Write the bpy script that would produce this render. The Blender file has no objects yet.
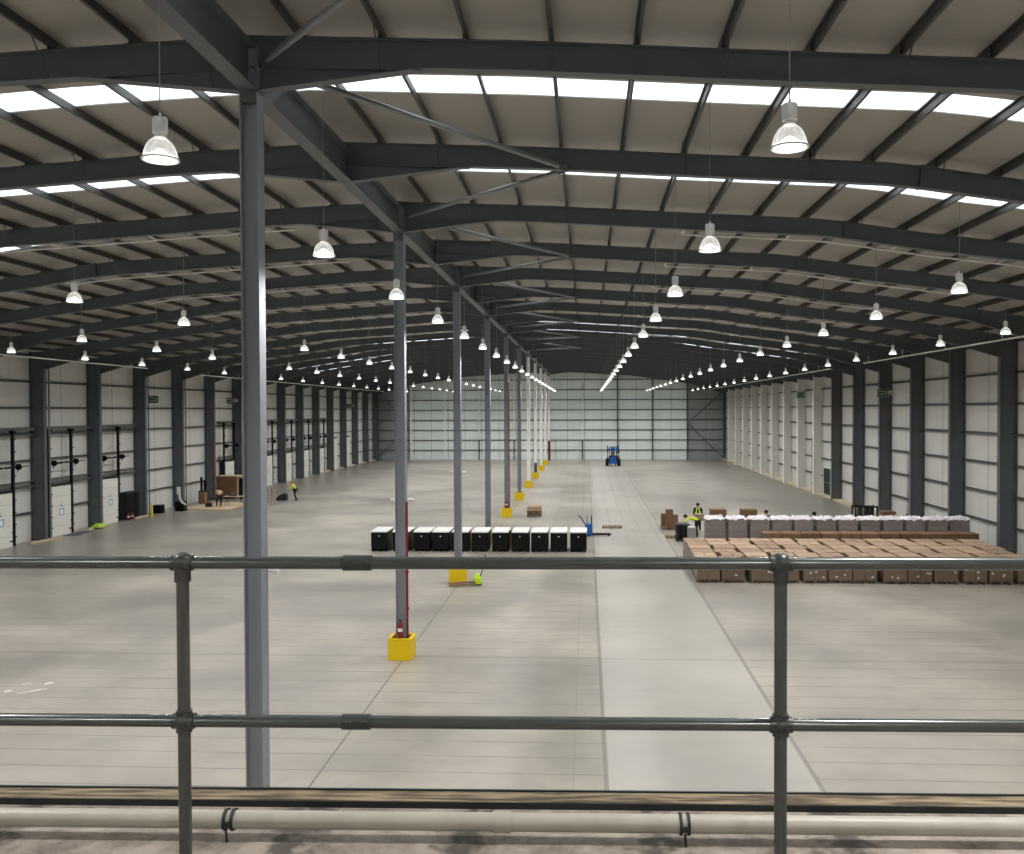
import bpy, math, random
from mathutils import Vector, Matrix
random.seed(7)
PI = math.pi
S = bpy.context.scene
COL = S.collection
R = math.radians

# ---------------------------------------------------------------- materials
def srgb(r, g, b):
    f = lambda c: ((c / 255.0) / 12.92) if c <= 10 else (((c / 255.0) + 0.055) / 1.055) ** 2.4
    return (f(r), f(g), f(b), 1.0)

def mat(name, rgb, rough=0.6, metal=0.0, noise=0.0, nscale=3.0, spec=0.4, emit=None, estr=0.0, bump=0.0):
    m = bpy.data.materials.new(name); m.use_nodes = True
    nt = m.node_tree; b = nt.nodes['Principled BSDF']
    c = srgb(*rgb)
    b.inputs['Base Color'].default_value = c
    b.inputs['Roughness'].default_value = rough
    b.inputs['Metallic'].default_value = metal
    b.inputs['Specular IOR Level'].default_value = spec
    if noise > 0 or bump > 0:
        tc = nt.nodes.new('ShaderNodeTexCoord')
        n = nt.nodes.new('ShaderNodeTexNoise'); n.inputs['Scale'].default_value = nscale
        n.inputs['Detail'].default_value = 5
        nt.links.new(tc.outputs['Object'], n.inputs['Vector'])
        if noise > 0:
            mx = nt.nodes.new('ShaderNodeMix'); mx.data_type = 'RGBA'
            mx.inputs[6].default_value = tuple(x * (1 - noise) for x in c[:3]) + (1,)
            mx.inputs[7].default_value = tuple(min(1, x * (1 + noise)) for x in c[:3]) + (1,)
            nt.links.new(n.outputs['Fac'], mx.inputs[0]); nt.links.new(mx.outputs[2], b.inputs['Base Color'])
        if bump > 0:
            bp = nt.nodes.new('ShaderNodeBump'); bp.inputs['Strength'].default_value = bump
            nt.links.new(n.outputs['Fac'], bp.inputs['Height']); nt.links.new(bp.outputs['Normal'], b.inputs['Normal'])
    if emit:
        b.inputs['Emission Color'].default_value = srgb(*emit); b.inputs['Emission Strength'].default_value = estr
    return m

M = {}
M['steel'] = mat('slate_paint', (92, 95, 98), 0.5, 0, 0.12, 1.5)
M['steel_col'] = mat('slate_column_paint', (138, 141, 147), 0.62, 0, 0.06, 1.5)
M['purlin'] = mat('galvanised_purlin', (78, 78, 76), 0.5, 0.2, 0.1, 4)
M['brace'] = mat('brace_tube', (128, 130, 132), 0.35, 0.3, 0.05)
M['girt'] = mat('girt_steel', (92, 94, 92), 0.6, 0, 0.1)
M['white_steel'] = mat('white_painted_steel', (250, 250, 247), 0.5)
M['white_case'] = mat('pale_casing_board', (214, 213, 207), 0.65, 0, 0.03, 1)
M['galv'] = mat('galvanised_tube', (88, 91, 89), 0.22, 0.45, 0.22, 9, spec=.8)
M['galv_dark'] = mat('dark_cast_iron', (72, 75, 73), 0.36, 0.35, 0.25, 25)
M['conduit'] = mat('bright_conduit', (235, 235, 230), 0.4, 0.0)
M['cable'] = mat('grey_cable', (150, 150, 148), 0.6)
M['alu'] = mat('spun_aluminium', (232, 232, 230), 0.3, 0.35)
M['alu_dark'] = mat('cast_aluminium', (170, 170, 168), 0.35, 0.6)
M['yellow'] = mat('safety_yellow', (226, 192, 4), 0.5, 0, 0.03)
M['red'] = mat('fire_red', (128, 28, 32), 0.4)
M['black'] = mat('black_plastic', (10, 11, 12), 0.5, 0, 0.2, 6, spec=.2)
M['dark'] = mat('dark_metal', (34, 36, 36), 0.55, 0, 0.2, 6)
M['white'] = mat('white_plastic', (235, 235, 232), 0.45)
M['lid'] = mat('white_lid', (226, 224, 222), 0.6, 0, 0.05, 3)
M['door'] = mat('dock_door_panel', (226, 225, 216), 0.5, 0, 0.02, 2)
M['bluelab'] = mat('blue_notice', (118, 138, 205), 0.5)
M['green'] = mat('exit_green', (10, 70, 45), 0.5)
M['signwhite'] = mat('sign_white', (225, 235, 228), 0.5)
M['card'] = mat('cardboard', (168, 143, 120), 0.8, 0, 0.10, 3)
M['card_dark'] = mat('cardboard_brown', (120, 94, 72), 0.85, 0, 0.12, 3)
M['wood'] = mat('pallet_wood', (122, 98, 74), 0.85, 0, 0.15, 8)
M['ply'] = mat('plywood', (112, 84, 58), 0.75, 0, 0.15, 2.5)
M['pine'] = mat('pale_timber', (186, 166, 138), 0.75, 0, 0.08, 4)
M['lime'] = mat('lime_paint', (188, 222, 30), 0.4)
M['hivis'] = mat('hi_vis_cloth', (200, 232, 50), 0.7)
M['blue'] = mat('blue_machine_paint', (28, 88, 158), 0.4)
M['navy'] = mat('dark_blue_paint', (16, 30, 56), 0.4)
M['cloth'] = mat('dark_cloth', (28, 30, 36), 0.9)
M['skin'] = mat('skin', (196, 146, 118), 0.6)
M['hair'] = mat('dark_hair', (40, 28, 20), 0.8)
M['orange'] = mat('orange_helmet', (205, 120, 70), 0.4)
M['grey'] = mat('mid_grey', (120, 120, 118), 0.6)
M['rubber'] = mat('rubber', (16, 16, 16), 0.9)
M['pvc'] = mat('grimy_white_pipe', (166, 161, 150), 0.42, 0, 0.22, 7)
M['kerb'] = mat('pale_kerb', (190, 178, 152), 0.8, 0, 0.1, 2)
M['tape'] = mat('white_tape', (235, 235, 230), 0.6)
M['loadgrey'] = mat('wrapped_goods', (130, 120, 116), 0.6, 0, 0.25, 4)
M['bluecloth'] = mat('blue_cloth', (70, 74, 88), 0.8)
M['limecloth'] = mat('lime_cloth', (150, 190, 60), 0.8)

def N(nt, t, **kw):
    n = nt.nodes.new(t)
    for k, v in kw.items(): setattr(n, k, v)
    return n
def mathn(nt, op, a, b=None, c=None):
    n = N(nt, 'ShaderNodeMath', operation=op)
    for i, v in enumerate((a, b, c)):
        if v is None: continue
        if isinstance(v, (int, float)): n.inputs[i].default_value = v
        else: nt.links.new(v, n.inputs[i])
    return n.outputs[0]
def mixc(nt, f, a, b, bt='MIX'):
    n = N(nt, 'ShaderNodeMix', data_type='RGBA', blend_type=bt)
    for i, v in ((0, f), (6, a), (7, b)):
        if isinstance(v, (int, float, tuple)): n.inputs[i].default_value = v
        else: nt.links.new(v, n.inputs[i])
    return n.outputs[2]
def line(nt, coord, period, offset, width):
    """1 on a thin line repeated every period"""
    a = mathn(nt, 'ADD', coord, offset)
    p = mathn(nt, 'PINGPONG', a, period / 2)
    return mathn(nt, 'LESS_THAN', p, width / 2)

def wall_material(name, rgb, axis, dark_ends=None):
    m = bpy.data.materials.new(name); m.use_nodes = True; nt = m.node_tree
    b = nt.nodes['Principled BSDF']; b.inputs['Roughness'].default_value = 0.55
    tc = N(nt, 'ShaderNodeTexCoord'); sp = N(nt, 'ShaderNodeSeparateXYZ')
    nt.links.new(tc.outputs['Object'], sp.inputs[0])
    u = sp.outputs['XY'.index(axis)]
    c = srgb(*rgb)
    n = N(nt, 'ShaderNodeTexNoise'); n.inputs['Scale'].default_value = 0.6
    mp = N(nt, 'ShaderNodeMapping'); mp.inputs['Scale'].default_value = (1, 1, .15)
    nt.links.new(tc.outputs['Object'], mp.inputs[0]); nt.links.new(mp.outputs[0], n.inputs['Vector'])
    col = mixc(nt, n.outputs['Fac'], tuple(x * .92 for x in c[:3]) + (1,), tuple(min(1, x * 1.07) for x in c[:3]) + (1,))
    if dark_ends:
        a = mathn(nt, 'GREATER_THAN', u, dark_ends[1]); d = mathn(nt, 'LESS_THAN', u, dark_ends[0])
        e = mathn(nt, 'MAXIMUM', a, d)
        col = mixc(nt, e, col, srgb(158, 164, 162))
    l1 = line(nt, u, 3.0 if axis == 'Y' else 2.6, 0.0 if axis == 'Y' else .3, 0.07)
    col = mixc(nt, mathn(nt, 'MULTIPLY', l1, .55), col, srgb(70, 72, 72))
    l2 = line(nt, u, 1.0, 0.0, 0.05)
    col = mixc(nt, mathn(nt, 'MULTIPLY', l2, .10), col, srgb(90, 90, 90))
    nt.links.new(col, b.inputs['Base Color'])
    w = N(nt, 'ShaderNodeTexWave'); w.inputs['Scale'].default_value = 1.6
    w.bands_direction = axis
    nt.links.new(tc.outputs['Object'], w.inputs['Vector'])
    bp = N(nt, 'ShaderNodeBump'); bp.inputs['Strength'].default_value = 0.12; bp.inputs['Distance'].default_value = .02
    nt.links.new(w.outputs['Fac'], bp.inputs['Height']); nt.links.new(bp.outputs['Normal'], b.inputs['Normal'])
    return m
M['wall_side'] = wall_material('side_wall_cladding', (216, 215, 210), 'Y')
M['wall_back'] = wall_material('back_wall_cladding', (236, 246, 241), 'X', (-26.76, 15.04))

def ceiling_material():
    m = bpy.data.materials.new('roof_liner'); m.use_nodes = True; nt = m.node_tree
    b = nt.nodes['Principled BSDF']; b.inputs['Roughness'].default_value = 0.45
    tc = N(nt, 'ShaderNodeTexCoord'); sp = N(nt, 'ShaderNodeSeparateXYZ')
    nt.links.new(tc.outputs['Object'], sp.inputs[0])
    n = N(nt, 'ShaderNodeTexNoise'); n.inputs['Scale'].default_value = 0.5; n.inputs['Detail'].default_value = 4
    nt.links.new(tc.outputs['Object'], n.inputs['Vector'])
    col = mixc(nt, n.outputs['Fac'], srgb(150, 146, 138), srgb(172, 167, 158))
    l1 = line(nt, sp.outputs['Y'], 1.0, 0.2, 0.03)
    col = mixc(nt, mathn(nt, 'MULTIPLY', l1, .16), col, srgb(90, 88, 84))
    nt.links.new(col, b.inputs['Base Color'])
    return m
M['ceiling'] = ceiling_material()

def floor_material():
    m = bpy.data.materials.new('concrete_floor'); m.use_nodes = True; nt = m.node_tree
    b = nt.nodes['Principled BSDF']
    tc = N(nt, 'ShaderNodeTexCoord'); sp = N(nt, 'ShaderNodeSeparateXYZ')
    nt.links.new(tc.outputs['Object'], sp.inputs[0]); X, Y = sp.outputs['X'], sp.outputs['Y']
    n1 = N(nt, 'ShaderNodeTexNoise'); n1.inputs['Scale'].default_value = 0.22; n1.inputs['Detail'].default_value = 6; n1.inputs['Roughness'].default_value = .6
    nt.links.new(tc.outputs['Object'], n1.inputs['Vector'])
    mp = N(nt, 'ShaderNodeMapping'); mp.inputs['Scale'].default_value = (.35, 1.2, 1)
    nt.links.new(tc.outputs['Object'], mp.inputs[0])
    n2 = N(nt, 'ShaderNodeTexNoise'); n2.inputs['Scale'].default_value = 1.2; n2.inputs['Detail'].default_value = 7
    nt.links.new(mp.outputs[0], n2.inputs['Vector'])
    r1 = N(nt, 'ShaderNodeMapRange'); r1.inputs[1].default_value = .36; r1.inputs[2].default_value = .66
    nt.links.new(n1.outputs['Fac'], r1.inputs[0])
    col = mixc(nt, r1.outputs[0], srgb(140, 135, 126), srgb(172, 164, 152))
    r2 = N(nt, 'ShaderNodeMapRange'); r2.inputs[1].default_value = .55; r2.inputs[2].default_value = .75; r2.inputs[4].default_value = .35
    nt.links.new(n2.outputs['Fac'], r2.inputs[0])
    col = mixc(nt, r2.outputs[0], col, srgb(112, 110, 104))
    n0 = N(nt, 'ShaderNodeTexNoise'); n0.inputs['Scale'].default_value = .075; n0.inputs['Detail'].default_value = 5; n0.inputs['Roughness'].default_value = .6
    nt.links.new(tc.outputs['Object'], n0.inputs['Vector'])
    r0 = N(nt, 'ShaderNodeMapRange'); r0.inputs[1].default_value = .44; r0.inputs[2].default_value = .64; r0.inputs[4].default_value = .55
    nt.links.new(n0.outputs['Fac'], r0.inputs[0])
    col = mixc(nt, r0.outputs[0], col, srgb(108, 106, 99))
    # floor colour darkens towards both side walls, broken up by noise
    ex = mathn(nt, 'MAXIMUM', mathn(nt, 'DIVIDE', mathn(nt, 'SUBTRACT', -18.0, X), 9.0), mathn(nt, 'DIVIDE', mathn(nt, 'SUBTRACT', X, 9.0), 9.0))
    ex = mathn(nt, 'MINIMUM', mathn(nt, 'MAXIMUM', mathn(nt, 'ADD', ex, mathn(nt, 'MULTIPLY', mathn(nt, 'SUBTRACT', n2.outputs['Fac'], .5), 1.6)), 0.0), 1.0)
    ex = mathn(nt, 'MULTIPLY', ex, mathn(nt, 'GREATER_THAN', Y, 40.0))
    col = mixc(nt, mathn(nt, 'MULTIPLY', ex, .55), col, srgb(104, 102, 95))
    # smoother slab between the two racking zones is a little cleaner
    lane = mathn(nt, 'MULTIPLY', mathn(nt, 'GREATER_THAN', X, .4), mathn(nt, 'LESS_THAN', X, 4.65))
    col = mixc(nt, mathn(nt, 'MULTIPLY', lane, .35), col, srgb(176, 175, 168))
    near = mathn(nt, 'LESS_THAN', Y, 46.0)
    # crosswise saw lines
    cross = line(nt, Y, .88, .1, .045)
    cm = mathn(nt, 'MULTIPLY', mathn(nt, 'MULTIPLY', cross, near), mathn(nt, 'SUBTRACT', 1.0, lane))
    n3 = N(nt, 'ShaderNodeTexNoise'); n3.inputs['Scale'].default_value = .35
    nt.links.new(tc.outputs['Object'], n3.inputs['Vector'])
    r3 = N(nt, 'ShaderNodeMapRange'); r3.inputs[1].default_value = .4; r3.inputs[2].default_value = .62; r3.inputs[3].default_value = .4; r3.inputs[4].default_value = 1.0
    nt.links.new(n3.outputs['Fac'], r3.inputs[0])
    col = mixc(nt, mathn(nt, 'MULTIPLY', cm, r3.outputs[0]), col, srgb(112, 108, 102))
    # lengthwise lines further back
    lw = line(nt, X, .9, .3, .05)
    lm = mathn(nt, 'MULTIPLY', mathn(nt, 'MULTIPLY', lw, mathn(nt, 'GREATER_THAN', Y, 50.0)), mathn(nt, 'GREATER_THAN', X, -5.2))
    lm = mathn(nt, 'MULTIPLY', lm, mathn(nt, 'LESS_THAN', X, 6.0))
    col = mixc(nt, mathn(nt, 'MULTIPLY', lm, .6), col, srgb(106, 104, 98))
    cf = line(nt, Y, 6.0, 1.0, .10)
    cf = mathn(nt, 'MULTIPLY', cf, mathn(nt, 'GREATER_THAN', Y, 48.0))
    col = mixc(nt, mathn(nt, 'MULTIPLY', cf, .3), col, srgb(110, 108, 104))
    # the long joints
    for x0, w, k in ((.38, .10, .55), (4.63, .10, .6), (-5.55, .045, .95), (-.28, .02, .35)):
        l = mathn(nt, 'LESS_THAN', mathn(nt, 'ABSOLUTE', mathn(nt, 'SUBTRACT', X, x0)), w / 2)
        col = mixc(nt, mathn(nt, 'MULTIPLY', l, k), col, srgb(92, 86, 80))
    l = mathn(nt, 'LESS_THAN', mathn(nt, 'ABSOLUTE', mathn(nt, 'SUBTRACT', Y, 27.05)), .025)
    col = mixc(nt, mathn(nt, 'MULTIPLY', l, .8), col, srgb(92, 86, 80))
    nt.links.new(col, b.inputs['Base Color'])
    rr = N(nt, 'ShaderNodeMapRange'); rr.inputs[3].default_value = .24; rr.inputs[4].default_value = .44
    nt.links.new(n1.outputs['Fac'], rr.inputs[0]); nt.links.new(rr.outputs[0], b.inputs['Roughness'])
    b.inputs['Specular IOR Level'].default_value = .45
    return m
M['floor'] = floor_material()

def deck_material():
    m = bpy.data.materials.new('deck_concrete'); m.use_nodes = True; nt = m.node_tree
    b = nt.nodes['Principled BSDF']; b.inputs['Roughness'].default_value = .8
    tc = N(nt, 'ShaderNodeTexCoord'); sp = N(nt, 'ShaderNodeSeparateXYZ')
    nt.links.new(tc.outputs['Object'], sp.inputs[0]); X, Y = sp.outputs['X'], sp.outputs['Y']
    n1 = N(nt, 'ShaderNodeTexNoise'); n1.inputs['Scale'].default_value = 5; n1.inputs['Detail'].default_value = 8; n1.inputs['Roughness'].default_value = .7
    nt.links.new(tc.outputs['Object'], n1.inputs['Vector'])
    r1 = N(nt, 'ShaderNodeMapRange'); r1.inputs[1].default_value = .35; r1.inputs[2].default_value = .6
    nt.links.new(n1.outputs['Fac'], r1.inputs[0])
    col = mixc(nt, r1.outputs[0], srgb(98, 88, 79), srgb(158, 148, 137))
    n2 = N(nt, 'ShaderNodeTexNoise'); n2.inputs['Scale'].default_value = 14; n2.inputs['Detail'].default_value = 8
    nt.links.new(tc.outputs['Object'], n2.inputs['Vector'])
    tot = None
    for x0, w in ((-1.0, .12), (-.36, .12), (.33, .10), (1.0, .12), (2.2, .1), (-2.1, .1)):
        d = mathn(nt, 'ABSOLUTE', mathn(nt, 'SUBTRACT', X, x0))
        k = mathn(nt, 'SUBTRACT', 1.0, mathn(nt, 'DIVIDE', d, w))
        tot = k if tot is None else mathn(nt, 'MAXIMUM', tot, k)
    tot = mathn(nt, 'ADD', mathn(nt, 'MAXIMUM', tot, -1.0), mathn(nt, 'MULTIPLY', mathn(nt, 'SUBTRACT', n2.outputs['Fac'], .5), 4.0))
    r = N(nt, 'ShaderNodeMapRange'); r.inputs[1].default_value = .15; r.inputs[2].default_value = .9
    nt.links.new(tot, r.inputs[0])
    col = mixc(nt, mathn(nt, 'MULTIPLY', r.outputs[0], .85), col, srgb(58, 54, 48))
    nt.links.new(col, b.inputs['Base Color'])
    bp = N(nt, 'ShaderNodeBump'); bp.inputs['Strength'].default_value = .5; bp.inputs['Distance'].default_value = .02
    nt.links.new(n1.outputs['Fac'], bp.inputs['Height']); nt.links.new(bp.outputs['Normal'], b.inputs['Normal'])
    return m
M['deck'] = deck_material()

def plank_material():
    m = mat('weathered_plank', (150, 136, 112), .85)
    nt = m.node_tree; b = nt.nodes['Principled BSDF']
    tc = N(nt, 'ShaderNodeTexCoord'); mp = N(nt, 'ShaderNodeMapping'); mp.inputs['Scale'].default_value = (3, 30, 30)
    n = N(nt, 'ShaderNodeTexNoise'); n.inputs['Scale'].default_value = 1.5; n.inputs['Detail'].default_value = 8
    nt.links.new(tc.outputs['Object'], mp.inputs[0]); nt.links.new(mp.outputs[0], n.inputs['Vector'])
    r = N(nt, 'ShaderNodeMapRange'); r.inputs[1].default_value = .4; r.inputs[2].default_value = .62
    nt.links.new(n.outputs['Fac'], r.inputs[0])
    nt.links.new(mixc(nt, r.outputs[0], srgb(70, 60, 48), srgb(138, 124, 100)), b.inputs['Base Color'])
    return m
M['plank'] = plank_material()

def skylight_material():
    m = bpy.data.materials.new('rooflight_sheet'); m.use_nodes = True; nt = m.node_tree
    nt.nodes.remove(nt.nodes['Principled BSDF']); out = nt.nodes['Material Output']
    t = N(nt, 'ShaderNodeBsdfTranslucent'); t.inputs[0].default_value = (.85, .87, .88, 1)
    g = N(nt, 'ShaderNodeBsdfDiffuse'); g.inputs[0].default_value = (.6, .6, .6, 1)
    mx = N(nt, 'ShaderNodeMixShader'); mx.inputs[0].default_value = .2
    nt.links.new(t.outputs[0], mx.inputs[1]); nt.links.new(g.outputs[0], mx.inputs[2]); nt.links.new(mx.outputs[0], out.inputs[0])
    return m
M['rooflight'] = skylight_material()

def clear_material(name, rgb, alpha, rough=.2, translucent=.0):
    m = bpy.data.materials.new(name); m.use_nodes = True; nt = m.node_tree
    b = nt.nodes['Principled BSDF']; b.inputs['Base Color'].default_value = srgb(*rgb)
    b.inputs['Roughness'].default_value = rough; b.inputs['Alpha'].default_value = alpha
    b.inputs['Specular IOR Level'].default_value = .8
    return m
M['film'] = clear_material('side_shade_film', (92, 80, 70), .5, .16)  # tinted dark: the shade on the load sides is put into the film
M['film_pale'] = clear_material('pale_stretch_film', (186, 178, 178), .22, .14)
M['filmcap'] = clear_material('crumpled_white_film', (236, 230, 234), .85, .4)

def dome_material():
    m = bpy.data.materials.new('prismatic_reflector'); m.use_nodes = True; nt = m.node_tree
    nt.nodes.remove(nt.nodes['Principled BSDF']); out = nt.nodes['Material Output']
    g = N(nt, 'ShaderNodeBsdfGlossy'); g.inputs['Roughness'].default_value = .12; g.inputs[0].default_value = (.8, .8, .8, 1)
    t = N(nt, 'ShaderNodeBsdfTranslucent'); t.inputs[0].default_value = (.9, .9, .9, 1)
    tr = N(nt, 'ShaderNodeBsdfTransparent')
    lw = N(nt, 'ShaderNodeLayerWeight'); lw.inputs[0].default_value = .35
    m1 = N(nt, 'ShaderNodeMixShader'); m1.inputs[0].default_value = .16
    nt.links.new(tr.outputs[0], m1.inputs[1]); nt.links.new(t.outputs[0], m1.inputs[2])
    m2 = N(nt, 'ShaderNodeMixShader'); nt.links.new(lw.outputs['Facing'], m2.inputs[0])
    m3 = N(nt, 'ShaderNodeMixShader'); m3.inputs[0].default_value = .45
    nt.links.new(g.outputs[0], m3.inputs[1]); nt.links.new(t.outputs[0], m3.inputs[2])
    nt.links.new(m1.outputs[0], m2.inputs[1]); nt.links.new(m3.outputs[0], m2.inputs[2])
    nt.links.new(m2.outputs[0], out.inputs[0])
    return m
M['dome'] = dome_material()
M['lamp'] = mat('glowing_lamp', (255, 255, 255), .5, emit=(255, 252, 244), estr=3.2)
try: M['lamp'].cycles.emission_sampling = 'NONE'
except Exception: pass

# ---------------------------------------------------------------- mesh builder
class MB:
    def __init__(s): s.v = []; s.f = []; s.m = []
    def add(s, vs, fs, mi=0):
        o = len(s.v); s.v += [tuple(v) for v in vs]
        for f in fs: s.f.append(tuple(i + o for i in f)); s.m.append(mi)
        return s
    def box(s, x0, x1, y0, y1, z0, z1, mi=0, M4=None):
        vs = [Vector((x, y, z)) for x in (x0, x1) for y in (y0, y1) for z in (z0, z1)]
        if M4 is not None: vs = [M4 @ v for v in vs]
        return s.add(vs, [(0, 1, 3, 2), (4, 6, 7, 5), (0, 4, 5, 1), (2, 3, 7, 6), (0, 2, 6, 4), (1, 5, 7, 3)], mi)
    def bbox(s, x0, x1, y0, y1, z0, z1, b=.02, mi=0, M4=None):
        """box with chamfered vertical and top edges"""
        def ring(i, z): return [(x0 + i, y0, z), (x1 - i, y0, z), (x1, y0 + i, z), (x1, y1 - i, z), (x1 - i, y1, z), (x0 + i, y1, z), (x0, y1 - i, z), (x0, y0 + i, z)]
        r0 = ring(b, z0); r1 = ring(b, z1 - b)
        r2 = [(min(max(x, x0 + b), x1 - b), min(max(y, y0 + b), y1 - b), z1) for x, y, z in ring(b, z1)]
        vs = [Vector(v) for v in r0 + r1 + r2]
        if M4 is not None: vs = [M4 @ v for v in vs]
        fs = [tuple(range(7, -1, -1)), tuple(range(16, 24))]
        for k in (0, 8):
            for i in range(8): fs.append((k + i, k + (i + 1) % 8, k + 8 + (i + 1) % 8, k + 8 + i))
        return s.add(vs, fs, mi)
    def tube(s, p, q, r, n=10, r2=None, mi=0, cap=True):
        p, q = Vector(p), Vector(q); d = (q - p).normalized(); r2 = r if r2 is None else r2
        a = d.orthogonal().normalized(); b = d.cross(a)
        vs = []
        for c, rr in ((p, r), (q, r2)):
            for i in range(n):
                t = 2 * PI * i / n; vs.append(c + (a * math.cos(t) + b * math.sin(t)) * rr)
        fs = [(i, (i + 1) % n, n + (i + 1) % n, n + i) for i in range(n)]
        if cap: fs += [tuple(range(n - 1, -1, -1)), tuple(range(n, 2 * n))]
        return s.add(vs, fs, mi)
    def path(s, pts, r, n=8, mi=0):
        for a, b in zip(pts[:-1], pts[1:]): s.tube(a, b, r, n, mi=mi)
        for c in pts[1:-1]: s.ball(c, r, n, 4, mi=mi)
        return s
    def lathe(s, prof, n=20, c=(0, 0, 0), axis='Z', mi=0, close=False):
        vs = []; c = Vector(c)
        for r, z in prof:
            for i in range(n):
                t = 2 * PI * i / n; x, y = r * math.cos(t), r * math.sin(t)
                v = {'Z': (x, y, z), 'X': (z, x, y), 'Y': (x, z, y)}[axis]
                vs.append(c + Vector(v))
        fs = []
        for k in range(len(prof) - 1):
            for i in range(n): fs.append((k * n + i, k * n + (i + 1) % n, (k + 1) * n + (i + 1) % n, (k + 1) * n + i))
        if close: fs += [tuple(range(n - 1, -1, -1)), tuple(range((len(prof) - 1) * n, len(prof) * n))]
        return s.add(vs, fs, mi)
    def ball(s, c, r, n=12, m=8, sc=(1, 1, 1), mi=0):
        prof = [(max(1e-4, r * math.sin(PI * k / m)), -r * math.cos(PI * k / m)) for k in range(m + 1)]
        o = len(s.v); s.lathe(prof, n, (0, 0, 0), mi=mi)
        for i in range(o, len(s.v)):
            v = s.v[i]; s.v[i] = (c[0] + v[0] * sc[0], c[1] + v[1] * sc[1], c[2] + v[2] * sc[2])
        return s
    def prism(s, poly, axis, a, b, mi=0):
        """poly of 2D points extruded along axis"""
        def P(u, v, w): return {'X': (w, u, v), 'Y': (u, w, v), 'Z': (u, v, w)}[axis]
        n = len(poly); vs = [P(u, v, a) for u, v in poly] + [P(u, v, b) for u, v in poly]
        fs = [tuple(range(n)), tuple(range(2 * n - 1, n - 1, -1))] + [(i, (i + 1) % n, n + (i + 1) % n, n + i) for i in range(n)]
        return s.add(vs, fs, mi)
    def mesh(s, name, mats, smooth=False):
        me = bpy.data.meshes.new(name); me.from_pydata(s.v, [], s.f); me.validate()
        for m in (mats if isinstance(mats, (list, tuple)) else [mats]): me.materials.append(M[m])
        if len(me.polygons) == len(s.m): me.polygons.foreach_set('material_index', s.m)
        import bmesh
        bm = bmesh.new(); bm.from_mesh(me); bmesh.ops.recalc_face_normals(bm, faces=bm.faces); bm.to_mesh(me); bm.free()
        if smooth:
            me.polygons.foreach_set('use_smooth', [True] * len(me.polygons))
            try: me.set_sharp_from_angle(angle=R(40))
            except Exception: pass
        me.update(); return me
    def build(s, name, mats, parent=None, smooth=False, label=None):
        return obj(name, s.mesh(name, mats, smooth), parent, label)

def obj(name, me, parent=None, label=None):
    o = bpy.data.objects.new(name, me); COL.objects.link(o)
    if parent: o.parent = parent
    if label: o['label'] = label
    return o
def tag(o, label, cat, group=None, kind=None):
    o['label'] = label; o['category'] = cat
    if group: o['group'] = group
    if kind: o['kind'] = kind
    return o
def thing(name, label, cat, loc=(0, 0, 0), rz=0, group=None):
    o = bpy.data.objects.new(name, None); COL.objects.link(o); o.location = loc; o.rotation_euler = (0, 0, rz)
    o.empty_display_size = .2
    return tag(o, label, cat, group)
def struct(o, label=None):
    o['kind'] = 'structure'
    if label: o['label'] = label
    return o
def copy_tree(o, parent=None):
    c = o.copy(); COL.objects.link(c)
    if parent is not None: c.parent = parent
    for ch in list(o.children): copy_tree(ch, c)
    return c

W20 = 'first second third fourth fifth sixth seventh eighth ninth tenth eleventh twelfth thirteenth fourteenth fifteenth sixteenth seventeenth eighteenth nineteenth twentieth'.split()
def nth(n):
    if n <= 20: return W20[n - 1]
    if n == 30: return 'thirtieth'
    return {2: 'twenty', 3: 'thirty'}[n // 10] + '-' + W20[n % 10 - 1]

# ---------------------------------------------------------------- camera
CAMZ = 7.5
yaw, pit, rol, F = .0531, .0187, .0037, 899.5
PX0 = 538.76            # the photograph is cropped: its optical centre lies right of the middle
cam = bpy.data.cameras.new('camera'); cam.sensor_fit = 'HORIZONTAL'; cam.sensor_width = 36
cam.lens = F / 1024 * 36; cam.shift_x = -(PX0 - 512) / 1024; cam.clip_end = 400; cam.clip_start = .05
co = bpy.data.objects.new('camera', cam); COL.objects.link(co); S.camera = co
fw = Vector((-math.sin(yaw) * math.cos(pit), math.cos(yaw) * math.cos(pit), -math.sin(pit)))
rt = Vector((math.cos(yaw), math.sin(yaw), 0)); up = rt.cross(fw)
c, s_ = math.cos(rol), math.sin(rol)
rt2 = rt * c - up * s_ ; up2 = rt * s_ + up * c
# image x = c*x + s*y(down) -> rotate camera axes by the roll
rt2 = rt * c - up * s_; up2 = rt * s_ + up * c
co.matrix_world = Matrix(((rt2.x, up2.x, -fw.x, 0), (rt2.y, up2.y, -fw.y, 0), (rt2.z, up2.z, -fw.z, CAMZ), (0, 0, 0, 1)))
def in_view(P, m=12):
    d = Vector(P) - Vector((0, 0, CAMZ)); z = d.dot(fw)
    if z < .3: return False
    x = PX0 + d.dot(rt2) / z * F; y = 427 - d.dot(up2) / z * F
    return -m < x < 1024 + m and -m < y < 854 + m

# ---------------------------------------------------------------- the building's measures
XL, XR = -32.45, 20.90          # side walls (inner faces)
CL, CR = -31.58, 20.05           # inner faces of the side columns
XC = -5.62                      # central column line
Y1, BAY, NF = 14.97, 6.0, 21    # first frame, bay, number of frames
YB = 136.4                      # back wall
Y0 = -3.2
PROF = [(-32.82, 10.86), (-31.62, 11.05), (-27.62, 11.7), (-23.92, 12.27), (-21.12, 12.63), (-18.92, 12.98), (-18.02, 13.09), (-13.82, 13.345), (-10.02, 13.59), (-5.62, 13.78), (-1.22, 13.59), (2.58, 13.345), (6.78, 13.09), (7.68, 12.98), (9.88, 12.63), (12.68, 12.27), (16.38, 11.7), (20.38, 11.05), (21.58, 10.86)]
def ztop(x):
    for (a, za), (b, zb) in zip(PROF[:-1], PROF[1:]):
        if x <= b: return za + (zb - za) * (x - a) / (b - a)
    return PROF[-1][1]
GAP = .24
def zceil(x): return ztop(x) + GAP
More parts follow.
